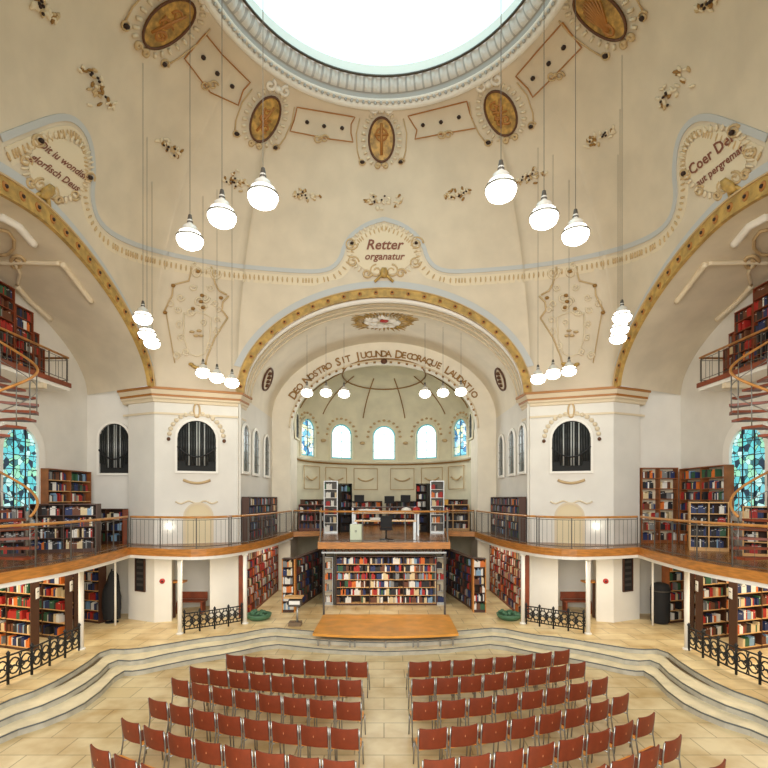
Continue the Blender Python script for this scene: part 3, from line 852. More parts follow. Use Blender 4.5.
mb2.tube([(x, .05, z) for x, z in [sup(PI * i / 48, 4.42, 3.13, 2) for i in range(49)]], .05, 5); mb2.build('edge_moulding', CREAM, t)
mb = MB(); mb.blob((0, -.05, 3.08), (.16, .08, .14)); mb.build('keystone', BROWN, t)

# starburst and small ovals on the choir barrel
fr = Fr(384, 321); c0 = fr.p.copy()
t = empty('glory_relief', tuple(c0), 0, 'gold starburst cloud relief on the choir vault crown', 'stucco relief')
mb = MB(); rr = random.Random(4)
for i in range(40):
    an = 2 * PI * i / 40; L_ = rr.uniform(.75, 1.0)
    h, n = cast(384 + 22 * math.cos(an), 321 + 6 * math.sin(an)); h2, n2 = cast(384 + 37 * L_ * math.cos(an), 321 + 11 * L_ * math.sin(an))
    mb.tube([h + n * .03 - c0, h2 + n2 * .03 - c0], .06, 5, r2=.01)
mb.build('gold_rays', GOLD, t)
mb = MB()
for i in range(26):
    an = rr.uniform(0, 2 * PI); q = math.sqrt(rr.uniform(.1, 1)); h, n = cast(384 + 24 * q * math.cos(an), 321 + 5.5 * q * math.sin(an)); mb.blob(h + n * .05 - c0, (.2, .15, .08), 0 if abs(math.cos(an)) * q < .75 else 1)
mb.build('clouds', [WHITE, GOLD], t)
mb = MB(); h, n = cast(384, 318); mb.blob(h + n * .12 - c0, (.2, .15, .07)); mb.build('red_heart', RED, t)
for sd in (-1, 1):
    fr = Fr(384 + sd * 117, 379); c0 = fr.p.copy()
    t = empty('vault_oval', tuple(c0), 0, 'small brown and white oval relief low on the %s of the choir vault' % SIDE[sd], 'stucco relief', 'ovals on the choir vault')
    q = [(384 + sd * 117 + 4 * math.cos(a) - sd * 3 * math.sin(a), 379 - 11 * math.sin(a)) for a in [2 * PI * i / 20 for i in range(20)]]
    mb = MB(); mb.tube([cast(*p)[0] + cast(*p)[1] * .04 - c0 for p in q], .045, 5, closed=True); mb.build('rim', BROWN, t)
    mb = MB(); vs_ = [cast(384 + sd * 117, 379)[0] - c0 + fr.n * .03] + [cast(*p)[0] - c0 + fr.n * .03 for p in q]; mb.add(vs_, [(0, i + 1, (i + 1) % 20 + 1) for i in range(20)]); mb.build('field', CREAM, t)
    mb = MB(); 
    for dy in (-6, -2, 2, 6): h, n = cast(384 + sd * 117 + sd * dy * .25, 379 + dy); mb.blob(h + n * .06 - c0, (.12, .1, .08))
    mb.build('figure', BROWN, t)

# transept vault mouldings
for sd in (-1, 1):
    X = lambda x: x if sd < 0 else 768 - x
    t = empty('vault_rib_ornament', tuple(cast(X(40), 270)[0]), 0, 'raised cream moulding with scroll on the %s transept vault' % SIDE[sd], 'stucco relief', 'mouldings on the transept vaults'); c0 = t.location.copy()
    for pth, r in (([(17, 285), (30, 300), (52, 319)], .07), ([(62, 262), (76, 280), (92, 301)], .08), ([(0, 262), (20, 261), (45, 262), (60, 262)], .06), ([(15, 262), (20, 272), (17, 284)], .04)):
        pp = pxpath([(X(x), y) for x, y in pth], .04, 3); MB().tube([p - c0 for p, n in pp], r, 7).build('moulding', CREAM, t)
    pp = pxpath([(X(x), y) for x, y in [(0, 228), (8, 230), (14, 238), (14, 247), (8, 253), (0, 254)]], .04, 3); MB().tube([p - c0 for p, n in pp], .04, 6).build('oval_moulding', TAN, t)
    pp = pxpath([(X(x), y) for x, y in [(0, 214), (18, 224), (34, 243)]], .04, 3); MB().tube([p - c0 for p, n in pp], .1, 7).build('painted_highlight', WHITE, t)  # white tube standing for a bright reflected highlight on the vault
    fr = Fr(X(17), 262); mb = MB(); fr_tube(mb, fr, c0, scroll(0, 0, .22, 1, 1.3), .05); mb.build('scroll', TAN, t)

# ------------------------------------------------------------------ windows
def arched(w, h, n=12, rise=None):
    r = rise or w / 2; pts = [(-w / 2, 0), (w / 2, 0)]
    for i in range(n + 1):
        a = PI * i / n; pts.append((w / 2 * math.cos(a), h - r + r * math.sin(a)))
    return pts
WN = [1]
def arched_window(P, nrm, w, h, pane, name='window', frame=WHITE, fr_w=.09, bars=(2, 4), barm=None, dep=.06, border=None, thing=None):
    """P bottom centre on the wall, nrm towards the viewer"""
    n = Vector(nrm).normalized(); u = Vector((0, 0, 1)).cross(n) ; u = -u if False else u; v = Vector((0, 0, 1))
    if thing: t = empty(name, tuple(P), 0, *thing)
    else:
        WN[0] += 1; t = empty('window_%d' % WN[0], tuple(P)); t['kind'] = 'structure'
    T = lambda a, b, d: u * a + v * b + n * d
    pts = arched(w, h); mb = MB(); mb.add([T(a, b, .01) for a, b in pts], [tuple(range(len(pts)))]); mb.build('pane', pane, t)
    if border:
        mb = MB(); q = [(a * .9, .05 * h + b * .91) for a, b in pts]
        mb.grid([[T(a, b, .02) for a, b in pts], [T(a * (1 - .16 / w), (b - h / 2) * (1 - .16 / h) + h / 2, .02) for a, b in pts]], closed=True, smooth=False); mb.build('glass_border', border, t)
    mb = MB(); o = arched(w + 2 * fr_w, h + fr_w * 1.0); o = [(a, b - (fr_w if i < 2 else 0)) for i, (a, b) in enumerate(o)]
    mb.grid([[T(a, b, 0) for a, b in o], [T(a, b, dep) for a, b in o], [T(a, b, dep) for a, b in pts], [T(a, b, 0) for a, b in pts]], closed=True, smooth=False)
    mb.build('frame', frame, t)
    bm = barm or IRON
    for i in range(1, bars[0]):
        x = -w / 2 + w * i / bars[0]; top = h - w / 2 + math.sqrt(max(0, (w / 2) ** 2 - x * x))
        MB().tube([T(x, 0, .03), T(x, top, .03)], .018, 4).build('mullion', bm, t)
    for j in range(1, bars[1]):
        z = (h) * j / bars[1]
        if z > h - w / 2: hw = math.sqrt(max(0, (w / 2) ** 2 - (z - h + w / 2) ** 2))
        else: hw = w / 2
        MB().tube([T(-hw, z, .03), T(hw, z, .03)], .014, 4).build('glazing_bar', bm, t)
    return t
# apse windows
for k, al in enumerate((-66, -33, 0, 33, 66)):
    a = math.radians(al); p = Vector(((AR - .03) * math.sin(a), AY + (AR - .03) * math.cos(a), Z0 + 2.28))
    arched_window(p, (-math.sin(a), -math.cos(a), 0), 1.4, 2.02, STAINC if abs(al) < 40 else STAINS, frame=APSE, fr_w=.13, dep=.12, border=STAINE, bars=(2, 4), barm=mat('glazing soft', (150, 190, 190)) if abs(al) < 40 else IRON)
t = empty('window_hoods', (0, AY, Z0 + 3.6), 0, 'tan scalloped stucco hoods arching over the apse windows', 'stucco relief')
for al in (-66, -33, 0, 33, 66):
    mb = MB()
    for j in range(11):
        q = PI * j / 10; a = math.radians(al) + .98 * math.cos(q) / AR; z = .05 + .98 * math.sin(q)
        hh_, nn_, kk_, dd_ = BV.ray_cast(Vector((0, AY, Z0 + 3.6 + z)), Vector((math.sin(a), math.cos(a), 0)))
        mb.blob(hh_ - Vector((0, AY, Z0 + 3.6)), (.1, .1, .07))
    mb.build('hood', TAN, t)
    a = math.radians(al + 16.5)
    if al < 60: MB().blob((4.5 * math.sin(a), 4.5 * math.cos(a), -.35), (.17, .17, .1)).build('boss', TAN, t)
for sd in (-1, 1):
    a = math.radians(87) * sd; p = Vector((4.36 * sd, 25.0, Z0 + 3.0))
    arched_window(p, (-sd, 0, 0), .9, 1.2, GLASSG, frame=APSE)
# choir side windows
for sd in (-1, 1):
    for y in (18.95, 20.45, 22.3):
        arched_window(Vector((5.25 * sd, y, Z0 + 1.0)), (-sd, 0, 0), .86, 1.75, GREYGL, frame=WHITE, fr_w=.1, bars=(2, 5), barm=DSTEEL)
# transept end windows
for sd in (-1, 1):
    arched_window(Vector(((XE - .02) * sd, 14.75, Z0 - .4)), (-sd, 0, 0), 1.45, 2.5, STAIN, frame=WHITE, fr_w=.3, bars=(3, 6), dep=.1)
# organ grilles
GR_D = mat('organ pipe grey', (176, 180, 176), .35, .3)
def organ(P, nrm, w, h, label):
    t = arched_window(P, nrm, w, h, mat('organ recess', (30, 31, 30), .8), 'organ_grille', WHITE, .08, (1, 1), thing=(label, 'organ grille', 'arched grilles beside the galleries'), dep=.1)
    n = Vector(nrm).normalized(); u = Vector((0, 0, 1)).cross(n); mb = MB(); N = 15
    for i in range(N):
        x = -w / 2 + w * (i + .5) / N; top = h - w / 2 + math.sqrt(max(0, (w / 2) ** 2 - x * x)) - .04
        r = w / N * .32
        MB().tube([u * x + n * .06 + Vector((0, 0, .35 if abs(i - 7) > 4 else .2)), u * x + n * .06 + Vector((0, 0, top))], r, 6).build('pipe', GR_D if i in (4, 7, 8, 10) else GLASSG, t)
    mb.tube([u * x + n * .1 + Vector((0, 0, .5 + .35 * (2 * x / w) ** 2)) for x in [-w / 2 + w * i / 10 for i in range(11)]], .03, 5); mb.build('cross_band', IRON, t)
    return t
for sd in (-1, 1):
    P = mir(facept(A, B, .5, Z0 + .95), sd); d = Vector((B[0] - A[0], B[1] - A[1], 0)).normalized(); n = Vector((d.y, -d.x, 0)); n.x *= -sd
    organ(P, n, 1.28, 1.78, 'dark arched organ grille high on the %s pier' % SIDE[sd])
    # stucco around it
    t = empty('window_surround', tuple(P), 0, 'faint cream garland and swag around the %s pier grille' % SIDE[sd], 'stucco relief', 'garlands around pier grilles')
    u = Vector((0, 0, 1)).cross(n); mb = MB()
    for i in range(15):
        a = PI * (i + .5) / 15
        if i == 7: continue
        mb.blob(u * .9 * math.cos(a) + Vector((0, 0, 1.2 + .85 * math.sin(a))) + n * .03, (.09, .05, .08))
    mb.build('garland', CREAM, t)
    mb = MB(); 
    for s_ in (-1, 1): mb.blob(u * s_ * .92 + Vector((0, 0, 1.1)) + n * .05, (.07, .06, .07))
    mb.build('boss', BROWN, t)
    mb = MB(); mb.tube([u * .1 * math.cos(a) * 1 + Vector((0, 0, 2.15 + .25 * math.sin(a))) + n * .03 for a in [2 * PI * i / 12 for i in range(12)]], .035, 5, closed=True); mb.build('crest', TAN, t)
    mb = MB(); mb.tube([u * x + Vector((0, 0, -.42 + .55 * x * x)) + n * .04 for x in [-.45 + .09 * i for i in range(11)]], .05, 5); mb.build('swag', TAN, t)
    mb = MB(); mb.tube([u * x + Vector((0, 0, -1.1 - .05 * math.cos(x * 12))) + n * .03 for x in [-.7 + .1 * i for i in range(15)]], .03, 5); mb.build('lower_garland', CREAM, t)
    # yellow niche arch at the gallery foot of the pier
    t = arched_window(mir(facept(A, B, .52, ZG + .02), sd), n, .85, 1.35, mat('niche cream', (226, 210, 172), .7), 'arched_niche', CREAM, .08, (1, 1), thing=('cream arched niche behind the gallery rail on the %s pier' % SIDE[sd], 'niche', 'niches on the piers'))
organ(Vector((-9.78, 18.19, Z0 + .9)), (0, -1, 0), 1.08, 1.8, 'dark arched organ grille on the left transept wall, beside the left pier')
# apse cornice, ribs, panels
t = empty('apse_cornice', (0, AY, Z0 + 2.1), 0, 'cream cornice ledge below the apse windows', 'cornice')
AN_ = [PI * i / 48 for i in range(49)]
R1 = lambda r, z: [Vector((r * math.cos(a), r * math.sin(a), z)) for a in AN_]
MB().grid([R1(4.6, -.12), R1(4.48, -.08), R1(4.42, 0), R1(4.42, .06), R1(4.6, .08)]).build('ledge', APSE, t)
MB().grid([R1(4.45, -.16), R1(4.4, -.12), R1(4.4, -.08)]).build('gold_edge', LETTERG, t)
t = empty('apse_ribs', (0, AY, ASP), 0, 'thin brown ribs and oval ring painted on the apse half dome', 'ribs')
for al in (-78, -50, -16, 16, 50, 78):
    a = math.radians(al); pts = []
    for j in range(10):
        e = math.radians(8 + 5.4 * j); q = math.radians(al * (1 - .02 * j))
        pts.append(Vector((AR * .985 * math.cos(e) * math.sin(q), AR * .985 * math.cos(e) * math.cos(q), 2.75 * .985 * math.sin(e))))
    MB().tube(pts, .03, 5).build('rib', LETTERG, t)
pp = pxpath([(384 + 42 * math.cos(2 * PI * i / 28), 374 + 15 * math.sin(2 * PI * i / 28)) for i in range(28)], .04, 5, True)
MB().tube([p - Vector((0, AY, ASP)) for p, n_ in pp], .035, 5, closed=True).build('oval_ring', LETTERG, t)
t = empty('apse_wall_panels', (0, AY, Z0), 0, 'stucco wall panels with swags below the apse windows', 'wall panels')
for al in (-62, -38, -14, 14, 38, 62):
    for k, (w_, z0, z1) in enumerate(((9, .5, 1.75),)):
        pts = [Vector((4.52 * math.sin(math.radians(al + d)), 4.52 * math.cos(math.radians(al + d)), z)) for d, z in ((-w_, z0), (w_, z0), (w_, z1), (-w_, z1))]
        MB().tube(pts, .03, 5, closed=True).build('panel_moulding', TAN, t)
    mb = MB(); mb.tube([Vector((4.5 * math.sin(math.radians(al + d)), 4.5 * math.cos(math.radians(al + d)), 1.25 - .25 * math.cos(math.radians(d * 12)))) for d in range(-6, 7, 2)], .045, 5); mb.build('swag', TAN, t)
# ------------------------------------------------------------------ railings
RAILM = mat('railing grey steel', (96, 92, 84), .4, .4)
def railing(path, z, h, label, name='gallery_railing', group='gallery railings', sp=.17, post_sp=1.15, posts_m=RAILM, d=.05, bal_r=.006):
    P3 = [Vector((x, y, z)) for x, y in path]; o0 = P3[len(P3) // 2].copy()
    t = empty(name, tuple(o0), 0, label, 'railing', group); Q = [p - o0 for p in P3]
    up = Vector((0, 0, 1))
    mb = MB(); mb.tube([p + up * h for p in Q], .035, 8); mb.build('handrail', RAILW, t)
    MB().tube([p + up * .1 for p in Q], .012, 5).build('bottom_rail', posts_m, t)
    MB().tube([p + up * (h - .08) for p in Q], .01, 5).build('top_bar', posts_m, t)
    L = [0]
    for p, q in zip(Q[:-1], Q[1:]): L.append(L[-1] + (q - p).length)
    def pt(s_):
        j = 0
        while j < len(L) - 2 and L[j + 1] < s_: j += 1
        return Q[j].lerp(Q[j + 1], (s_ - L[j]) / max(1e-6, L[j + 1] - L[j]))
    n = max(1, round(L[-1] / post_sp)); proto = None
    for i in range(n + 1):
        p = pt(L[-1] * i / n)
        if proto is None: proto = MB().box((0, 0, h / 2 - .06), (.026, .026, h + .1)).build('post', posts_m, t); o = proto
        else: o = proto.copy(); COL.objects.link(o); o.parent = t
        o.location = p
    if sp:
        sp = max(sp, L[-1] / 95); m = round(L[-1] / sp); proto = None
        for i in range(m):
            s_ = L[-1] * (i + .5) / m
            if proto is None: proto = MB().tube([(0, 0, .1), (0, 0, h - .08)], bal_r, 4).build('baluster', posts_m, t); o = proto
            else: o = proto.copy(); COL.objects.link(o); o.parent = t
            o.location = pt(s_)
    return t
ins = lambda path, d: [(p[0] + n.x, p[1] + n.y) for p, n in off(path, -d)]
for sd in (-1, 1):
    s = SIDE[sd]
    w_ = [p for p in gl if p[1] > 7]
    i0 = min(range(len(w_)), key=lambda i: abs(w_[i][0] + 8.12) + abs(w_[i][1] - 15.95) * 2)
    i1 = min(range(len(w_)), key=lambda i: abs(w_[i][0] + 4.85) + abs(w_[i][1] - 16.2))
    for a, b, nm in ((0, i0, 'gallery railing with wood handrail along the %s transept' % s), (i0, i1, 'bowed gallery railing with wood handrail in front of the %s pier' % s),
                     (i1, len(w_) - 1, 'gallery railing with wood handrail running beside the %s choir wall bookcase' % s)):
        q = [(p[0] + (-.06), p[1]) if nm.endswith('transept') or 'choir' in nm else (p[0], p[1] + .08) for p in w_[a:b + 1]]
        railing([(x * -sd, y) for x, y in q], ZG, 1.0, nm, sp=.45 if nm.endswith('transept') else .17, bal_r=.004 if nm.endswith('transept') else .006)
    railing([(-4.25 * -sd, 23.5), (-2.95 * -sd, 23.68)], ZG, 1.0, 'short gallery railing at the back on the %s of the desk platform' % s, sp=.2)
railing([(-2.25, 17.75), (2.25, 17.75)], ZG, 1.12, 'straight wood and wire railing across the front of the desk platform', sp=0, post_sp=1.5)
for sd in (-1, 1):
    railing([(2.27 * sd, 17.8), (2.95 * sd, 23.5)], ZG, 1.12, 'railing along the %s side of the desk platform' % SIDE[sd], sp=0, post_sp=1.4)

# iron railing on the ground with scroll work
def iron_rail(path, h, label, step=.32):
    o0 = Vector((path[0][0], path[0][1], 0)); t = empty('iron_railing', tuple(o0), 0, label, 'railing', 'black iron scroll railings')
    Q = [Vector((x, y, 0)) - o0 for x, y in path]; up = Vector((0, 0, 1))
    for z, n_ in ((h, 'top_rail'), (.12, 'bottom_rail')): MB().tube([p + up * z for p in Q], .022, 6).build(n_, IRON, t)
    L = [0]
    for p, q in zip(Q[:-1], Q[1:]): L.append(L[-1] + (q - p).length)
    def pt(s_):
        j = 0
        while j < len(L) - 2 and L[j + 1] < s_: j += 1
        return Q[j].lerp(Q[j + 1], (s_ - L[j]) / (L[j + 1] - L[j])), (Q[j + 1] - Q[j]).normalized()
    n = round(L[-1] / step)
    for i in range(n + 1):
        p, d = pt(L[-1] * i / n)
        if i % 2 == 0: MB().lathe([(.03, 0), (.03, h + .02), (.05, h + .06), (.0, h + .13)], p, 8).build('post', IRON, t)
        if i == n: break
        p, d = pt(L[-1] * (i + .5) / n); mb = MB(); r = (h - .2) / 4
        zc = .12 + (h - .12) / 2
        W = lambda u, z: p + d * u + up * z
        mb.tube([W(r * 1.3 * math.cos(a), zc + r * 1.6 * math.sin(a)) for a in [2 * PI * k / 14 for k in range(14)]], .02, 5, closed=True)
        for s_ in (-1, 1):
            mb.tube([W(u, z) for u, z in scroll(s_ * .12, zc + .0, .09, s_, 1.2)], .018, 5)
            mb.tube([W(s_ * .2, .12), W(s_ * .12, zc), W(s_ * .2, h)], .016, 5)
        mb.lathe([(.0, -.03), (.06, 0), (0, .03)], W(0, zc), 8)
        mb.build('scroll_ornament', IRON, t)
for sd in (-1, 1):
    iron_rail([(x * -sd, y) for x, y in ((-8.75, 9.6), (-8.75, 11.0), (-8.55, 12.3), (-8.6, 14.1))], .66, 'black iron scroll railing in front of the %s bookcase rows' % SIDE[sd])
    iron_rail([(x * -sd, y) for x, y in ((-6.35, 15.9), (-5.6, 16.4), (-4.85, 17.05))], .62, 'low black iron scroll railing between the two posts at the %s pier' % SIDE[sd], .24)
    t = empty('planter_trough', (4.45 * -sd * -1, 17.75, 0), 0, 'low green planter trough on the floor beyond the %s pier railing' % SIDE[sd], 'planter', 'green planters')
    MB().lathe([(.3, 0), (.42, .08), (.46, .2), (.4, .2), (.38, .12), (0, .12)], n=16).build('trough', GREEN, t)
    mb = MB(); rr = random.Random(sd)
    for i in range(20): mb.blob((rr.uniform(-.3, .3), rr.uniform(-.3, .3), .2 + rr.uniform(0, .06)), (.07, .05, .05))
    mb.build('leaves', GREEN, t)['kind'] = 'stuff'

# ------------------------------------------------------------------ bookcases and books
BOOKS = []      # (matrix, local centre, size, colour, case label, shelf number)
ORD = ['top', 'second', 'third', 'fourth', 'fifth', 'sixth', 'seventh', 'eighth']
def bookcase(label, FL, FR, z, h, d, nsh, wood, bays=1, double=False, group=None, back=BACKD, sidep=None, fill=.9, seed=None, name='bookcase', cat='bookcase', cols=None, top=True, gap=.03, short=None, shelfm=None, tall=1.0):
    """FL, FR: the front bottom corners as seen from the front"""
    a, b = Vector((FL[0], FL[1], z)), Vector((FR[0], FR[1], z)); ex = (b - a); w = ex.length; ex.normalize()
    rz = math.atan2(ex.y, ex.x); c = (a + b) / 2
    t = empty(name, tuple(c), rz, label, cat, group); rr = random.Random(seed if seed is not None else len(BOOKS) + 5)
    M = Matrix.Translation(c) @ Matrix.Rotation(rz, 4, 'Z')
    D = d * (2 if double else 1); th = .03
    MB().box((0, d if double else d - .01, h / 2 + .03), (w - .02, .015, h - .08)).build('back_panel', back, t)
    for s_ in (-1, 1): MB().box((s_ * (w / 2 - th / 2), D / 2, h / 2), (th, D, h)).build('side_panel', sidep or wood, t)
    if top: MB().box((0, D / 2, h + .012), (w, D + .01, .03)).build('top_panel', wood, t)
    for k in range(1, bays): MB().box((-w / 2 + w * k / bays, D / 2, h / 2), (th, D - .01, h - .01)).build('divider', wood, t)
    MB().box((0, D / 2, .04), (w - .06, D - .04, .08)).build('plinth', wood, t)
    for fc in ((0, 1) if double else (0,)):
        for i in range(nsh):
            zb = .08 + (h - .08) * i / nsh; ph = (h - .08) / nsh
            y0 = 0.005 if fc == 0 else d + .02
            MB().box((0, y0 + d / 2 - .01, zb + .012), (w - .05, d - .03, .024)).build('shelf', shelfm or wood, t)
            for k in range(bays):
                x = -w / 2 + w * k / bays + th; xe = -w / 2 + w * (k + 1) / bays - th
                lim = x + (xe - x) * rr.uniform(fill - .15, 1) * 1.0
                col0 = rr.choices(range(10), BW)[0]; run = 0
                while x < lim:
                    bt = rr.uniform(.028, .06); bh = min(ph - .06, rr.uniform(.18, .27)) * tall; bd = rr.uniform(.15, .2)
                    if x + bt > xe: break
                    if rr.random() < .03: x += rr.uniform(.05, .2); continue
                    if run <= 0: col0 = rr.choices(range(10), cols or BW)[0]; run = rr.choice((1, 1, 1, 2, 3, 4))
                    run -= 1
                    yy = (gap + bd / 2) if fc == 0 else (2 * d - gap - bd / 2)
                    BOOKS.append((M, Vector((x + bt / 2, yy, zb + .025 + bh / 2)), (bt * .94, bd, bh), col0, label, nsh - i, rz, group or 'bookcases'))
                    x += bt
    return t
def bc(sd, label, FL, FR, *a, **k):
    """mirror a left-side bookcase to side sd"""
    if sd < 0: return bookcase(label, FL, FR, *a, **k)
    return bookcase(label, (-FR[0], FR[1]), (-FL[0], FL[1]), *a, **k)
REDC = [12, 8, 30, 16, 16, 5, 12, 18, 4, 3]; DARKC = [40, 20, 8, 6, 18, 4, 3, 2, 8, 3]; LIGHTC = [18, 14, 16, 18, 12, 6, 12, 8, 7, 5]
SLO = mat('bookcase end ochre', (206, 136, 62), .5)
for sd in (-1, 1):
    s = SIDE[sd]; GN = 'open-shelf rows on the ground floor'
    bc(sd, 'open bookcase in the %s aisle, nearest row behind the scroll railing' % s, (-11.75, 14.6), (-9.85, 13.95), 0, 1.98, .24, 5, SHELFD, 2, False, GN, cols=LIGHTC, shelfm=SHELFL, seed=1 if sd < 0 else 21)
    bc(sd, 'open bookcase in the %s aisle, second row' % s, (-11.5, 15.75), (-9.62, 15.1), 0, 2.05, .24, 5, SHELFD, 2, False, GN, cols=LIGHTC, shelfm=SHELFL, seed=2 if sd < 0 else 22)
    bc(sd, 'open bookcase in the %s aisle, third row' % s, (-11.8, 16.65), (-9.98, 16.1), 0, 2.1, .24, 5, SHELFD, 2, False, GN, cols=LIGHTC, shelfm=SHELFL, seed=3 if sd < 0 else 23)
    bc(sd, 'short bookcase in the %s aisle, fourth and farthest row' % s, (-10.45, 17.35), (-9.75, 17.1), 0, 2.1, .3, 6, SHELFD, 1, False, GN, sidep=SHELFB if sd > 0 else SHELFD, shelfm=SHELFL, seed=4 if sd < 0 else 24)
    for (x, y, ww) in ((-9.76, 14.0, 'nearest'), (-9.53, 15.15, 'second')):
        t = empty('row_sign', (x * -sd, y - .03 + .12, 1.62), 0, 'white paper sign on the end of the %s bookcase row in the %s aisle' % (ww, s), 'sign', 'signs on the aisle bookcase ends')
        MB().box((0, 0, 0), (.02, .24, .3), -.3 * -sd * -1).build('card', PAPER, t); MB().box((.012 * sd * -1, 0, .04), (.01, .18, .02), -.3 * -sd * -1).build('printed_line', BLACK, t)
    # along the choir walls
    bc(sd, 'long ground-floor bookcase against the %s choir wall, beneath the gallery' % s, (-5.05, 17.9) , (-5.05, 23.2), 0, 2.36, .3, 7, REDWOOD, 5, False, 'choir wall bookcases', cols=REDC, shelfm=SHELFB, gap=.01) if False else None
    FLr, FRr = ((-4.9, 17.9), (-4.9, 23.2)) if sd < 0 else ((4.9, 23.2), (4.9, 17.9))
    bookcase('long red-brown bookcase below the %s choir gallery' % s, FLr, FRr, 0, 2.36, .3, 7, REDWOOD, 5, False, 'choir wall bookcases', cols=REDC, shelfm=SHELFB, gap=.01, fill=1)
    FLr, FRr = ((-4.95, 18.35), (-4.95, 23.2)) if sd < 0 else ((4.95, 23.2), (4.95, 18.35))
    bookcase('long dark bookcase on the %s choir gallery, below the arcade windows' % s, FLr, FRr, ZG, 1.62, .27, 5, SHELFD, 4, False, 'gallery choir bookcases', cols=DARKC, gap=.01, fill=1)
    # rows at the back of the ground floor
    FLr, FRr = ((-3.05, 19.3), (-2.75, 23.5)) if sd < 0 else ((2.75, 23.5), (3.05, 19.3))
    FLr, FRr = ((-3.35, 19.3), (-2.72, 23.5)) if sd < 0 else ((2.72, 23.5), (3.35, 19.3))
    bookcase('dark double-sided bookcase running into the depth below the %s back gallery' % s, FLr, FRr, 0, 1.95, .25, 6, SHELFD, 4, False, 'choir floor bookcases', cols=DARKC, gap=.01)
    bc(sd, 'narrow white-filled bookcase end unit standing on the choir floor at the %s' % s, (-3.83, 18.75), (-3.35, 18.75), 0, 2.0, .35, 6, SHELFD, 1, False, 'narrow bookcase ends', cols=[6, 6, 2, 40, 3, 2, 10, 8, 8, 10], sidep=SLO)
bookcase('broad bookcase under the desk platform, in the middle', (-1.92, 20), (2.12, 20), 0, 1.95, .3, 6, SHELFD, 3, False, 'platform bookcases', cols=LIGHTC, shelfm=SHELFL, gap=.01, fill=1)
for i, (y, w_) in enumerate(((22.2, 1.8),)):
    pass
# gallery bookcases in the transepts
bookcase('tall brown bookcase on the gallery against the left end wall', (-10.45, 15.55), (-10.45, 17.85), ZG, 2.5, .3, 7, SHELFB, 2, False, 'tall gallery bookcases', cols=None, shelfm=SHELFL)
bookcase('low dark bookcase on the left gallery, standing before the tall brown one', (-10.2, 14.35), (-8.55, 14.9), ZG, 1.4, .28, 4, SHELFD, 2, True, 'low gallery bookcases')
bookcase('low dark bookcase on the left gallery against the wall beside the left pier', (-10.3, 17.4), (-9.0, 17.25), ZG, 1.2, .28, 3, SHELFD, 2, False, 'low gallery bookcases', sidep=REDWOOD)
bookcase('low dark bookcase on the left gallery beneath the spiral staircase', (-10.6, 12.9), (-9.75, 13.6), ZG, 1.35, .25, 4, SHELFD, 2, False, 'low gallery bookcases')
bookcase('tall open-backed brown bookcase on the right gallery, next to the right pier', (9.15, 17.75), (10.45, 17.75), ZG, 2.65, .3, 7, SHELFB, 2, False, 'tall gallery bookcases', back=CREAM, fill=.75)
bookcase('tall brown bookcase on the gallery against the right end wall', (10.45, 17.7), (10.45, 15.35), ZG, 2.6, .3, 7, SHELFB, 2, False, 'tall gallery bookcases', back=CREAM, shelfm=SHELFB, fill=.75)
bookcase('low bookcase of black binders on the right gallery before the tall brown one', (9.35, 15.3), (10.25, 14.85), ZG, 1.45, .28, 4, SHELFL, 2, True, 'low gallery bookcases', cols=[60, 25, 6, 4, 2, 1, 1, 1, 2, 1], tall=1)
bookcase('low bookcase on the right gallery beneath the spiral staircase', (9.75, 13.6), (10.6, 12.9), ZG, 1.35, .25, 4, SHELFL, 2, False, 'low gallery bookcases')
# apse low bookcases
for k, al in enumerate((-75, -45, -15, 15, 45, 75)):
    a0, a1 = math.radians(al - 13.5), math.radians(al + 13.5); r = 4.02
    nm = ['far left', 'left', 'inner left', 'inner right', 'right', 'far right'][k]
    bookcase('low dark bookcase in the apse below the wall panels, %s of six' % nm, (r * math.sin(a0), AY + r * math.cos(a0)), (r * math.sin(a1), AY + r * math.cos(a1)), ZG, 1.5 if abs(al) > 20 else 1.4, .26, 4, SHELFD, 3, False, 'apse bookcases', cols=DARKC if k % 2 else REDC)
for sd in (-1, 1):
    bc(sd, 'waist-high bookcase with light top behind the %s back gallery rail' % SIDE[sd], (-4.2, 24.6), (-2.6, 24.6), ZG, 1.25, .3, 3, REDWOOD if sd < 0 else SHELFL, 2, False, 'counter bookcases', cols=DARKC)
    # tall metal racks
    t = bc(sd, 'tall narrow silver metal rack with books beside the desk on the %s' % SIDE[sd], (-2.72, 22.6), (-2.1, 22.6), ZG, 2.35, .32, 6, STEEL, 1, False, 'silver racks', name='metal_rack', cat='rack', cols=LIGHTC, shelfm=WHITE, back=DSTEEL, fill=.6)
    t = bc(sd, 'tall black rack of dark volumes next to the silver rack on the %s' % SIDE[sd], (-2.0, 23.2), (-1.5, 23.5), ZG, 2.25, .3, 6, IRON, 1, False, 'black racks', name='metal_rack', cat='rack', cols=DARKC)

